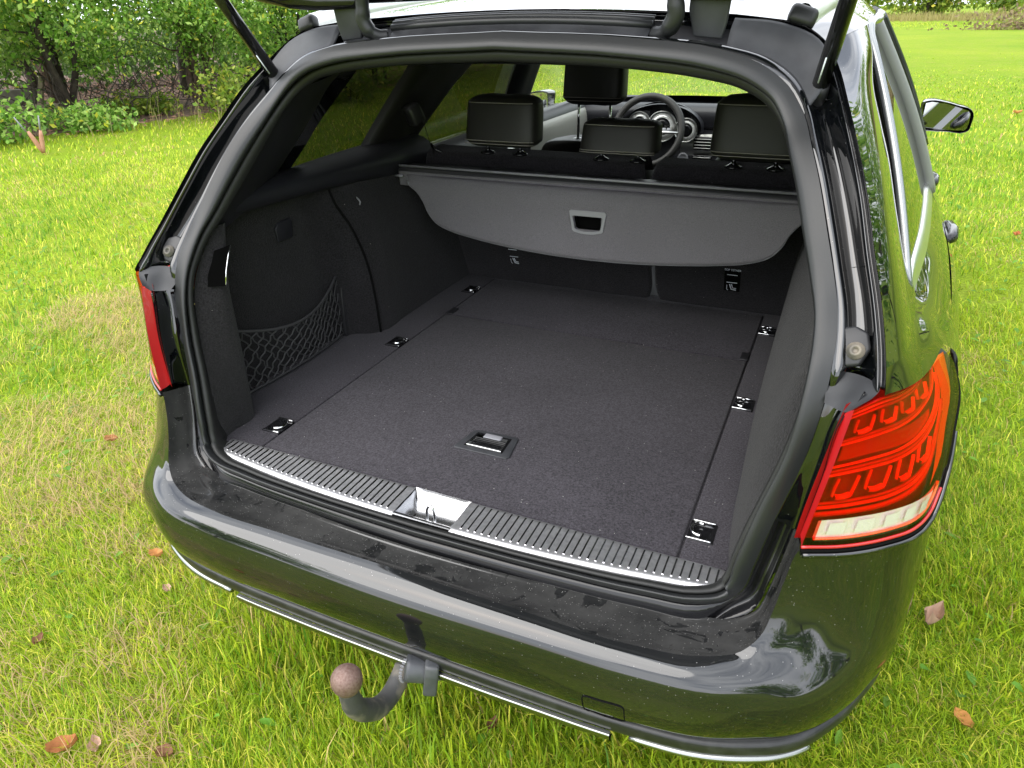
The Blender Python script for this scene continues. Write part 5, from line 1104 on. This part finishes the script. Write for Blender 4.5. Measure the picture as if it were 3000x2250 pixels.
# trees beside and behind the photographer: they show in the paint and glass
for (x, y, h, r, lab) in ((12, -1, 7.5, 2.8, "tree mirrored in the paint of the right rear pillar"), (12.5, 4, 8, 3.0, "tree mirrored in the lower edge of the right rear side window"), (13, 9.5, 8.5, 3.2, "tree mirrored in the middle of the right rear side window"), (13.5, 16, 8, 3.4, "tree mirrored in the right rear door window"), (14.5, 24, 8.5, 4.0, "tree mirrored in the shoulder of the right rear wing"), (16.5, 34, 9, 4.6, "tree mirrored in the right rear wing above the lamp"), (11.5, -8, 6, 2.8, "tree mirrored in the right end of the bumper"), (-9, -9, 6, 2.8, "tree mirrored in the left end of the bumper")):
    tree("garden_tree", lab, x, y, h, (r, r * 1.1), 5500, .28, GREEN, "trees seen only as reflections", .35, 1, .14)
# ---- things by the hedge
MT["wood_old"] = mat("weathered_wood", (.20, .165, .115), .85, noise=(8, (.33, .28, .19), .35, .7), bump=(40, .5, .003)); MT["wood_grey"] = mat("grey_wood", (.11, .10, .085), .9, noise=(8, (.17, .155, .13), .35, .7), bump=(40, .5, .003))
BN = tag(empty("wood_stack", (-11.9, 6.85, 0)), "small stack of weathered planks under the hedge at the left picture edge", "wood stack")
for (dx, dy, z, sx, sy, sz, m_, nm, rz) in ((0, 0, .05, 1.5, .30, .10, "wood_grey", "plank", .03), (.05, .02, .185, 1.7, .26, .11, "wood_old", "plank", -.02), (-.15, .10, .36, 1.2, .22, .20, "wood_grey", "plank", .05), (.62, -.05, .34, .07, .07, .62, "wood_old", "post", 0)):
    box(nm, (dx, dy, z), (sx, sy, sz), m_, BN, .008, dz=0, rot=(0, .35 if nm == "post" else 0, rz))
BN.rotation_euler = (0, 0, math.radians(28))
LPp = tag(empty("garden_loppers", (-8.22, 4.84, 0)), "open V of two pinkish-brown tool handles standing in the grass by the hedge", "tool")
MT["grip"] = mat("brown_grip", (.42, .20, .125), .6, noise=(20, (.50, .27, .18), .4, .7))
_pe = np.array([.60, .80, 0])
for sg, a in ((-1, .105), (1, .045)):
    tube("handle", [tuple(_pe * (sg * t * a / .30) + np.array([0, 0, .02 + t])) for t in (0, .06, .13, .20, .255)], [.020, .026, .027, .023, .015], "grip", LPp, 10, dz=0)
    tube("shank", [tuple(_pe * (sg * t * a / .30 * (1 if sg > 0 else 1.25)) + np.array([0, 0, .02 + t])) for t in (.25, .33, .42)], [.010, .010, .006], "satin", LPp, 8, dz=0)
# ---- fallen leaves
def fallen(x, y, L0, az, curl, colr, lab, z=.030):
    L0 *= .78; curl = curl * 1.5 + .25
    n1, n2 = 7, 5; vv = []; cc_ = []
    for i in range(n1):
        t = i / (n1 - 1); w = L0 * .34 * math.sin(math.pi * min(1, .06 + t * .95)) ** .7
        for j in range(n2):
            b = (j / (n2 - 1) - .5) * 2; lx = (t - .5) * L0; ly = b * w; lz = curl * L0 * (abs(b) ** 1.6 * .35 + (t - .5) ** 2 * .9) + .004 * math.sin(9 * t + 4 * b)
            vv.append((x + lx * math.cos(az) - ly * math.sin(az), y + lx * math.sin(az) + ly * math.cos(az), z + lz)); cc_.append(np.array(colr) * (.8 + .35 * abs(math.sin(7 * t + 3 * b))))
    q = [(i * n2 + j, i * n2 + j + 1, (i + 1) * n2 + j + 1, (i + 1) * n2 + j) for i in range(n1 - 1) for j in range(n2 - 1)]
    o = colmesh("fallen_leaf", np.array(vv), np.zeros((0, 3), int), np.array(q), np.array(cc_), "dead_leaf"); o.data.polygons.foreach_set("use_smooth", [True] * len(o.data.polygons)); tag(o, lab, "leaf", "fallen leaves on the lawn"); return o
OR, BR, PK = (.52, .25, .09), (.20, .10, .055), (.46, .30, .22)
for a in ((-1.04, .12, .055, .4, .5, OR, "orange fallen leaf beside the left end of the bumper"), (-1.06, -.23, .045, 1.9, .3, BR, "small dark brown leaf in the straw at lower left"), (-.72, -.41, .075, .9, .5, (.40, .17, .07), "rust-brown crumpled leaf at the bottom left"), (-.66, -.38, .050, 2.5, .6, PK, "pinkish leaf right of the rust-brown one at bottom left"),
          (-.51, -.33, .055, .2, .3, BR, "dark dead leaf at the bottom edge left of the tow bar"), (-.90, .03, .042, 2.9, .4, PK, "small pinkish leaf below the left end of the chrome strip"), (.99, .71, .080, 1.0, 1.0, PK, "pale curled dead leaf by the right corner of the bumper"), (1.035, .43, .062, 2.2, .25, (.42, .20, .06), "shiny brown leaf near the bottom right corner"),
          (.10, .01, .042, 1.4, .4, BR, "small brown leaf below the middle of the chrome strip"), (2.66, 11.57, .16, .4, .3, OR, "orange leaf far out on the right meadow"), (1.72, 4.73, .085, 1.1, .3, (.42, .14, .06), "reddish leaf on the lawn near the right picture edge"), (-1.72, .52, .07, .3, .3, (.33, .15, .06), "brown leaf on the lawn left of the tail lamp"),
          (.93, 1.00, .05, 2.0, .5, PK, "small pale leaf fragment beside the right tail lamp")):
    fallen(*a)
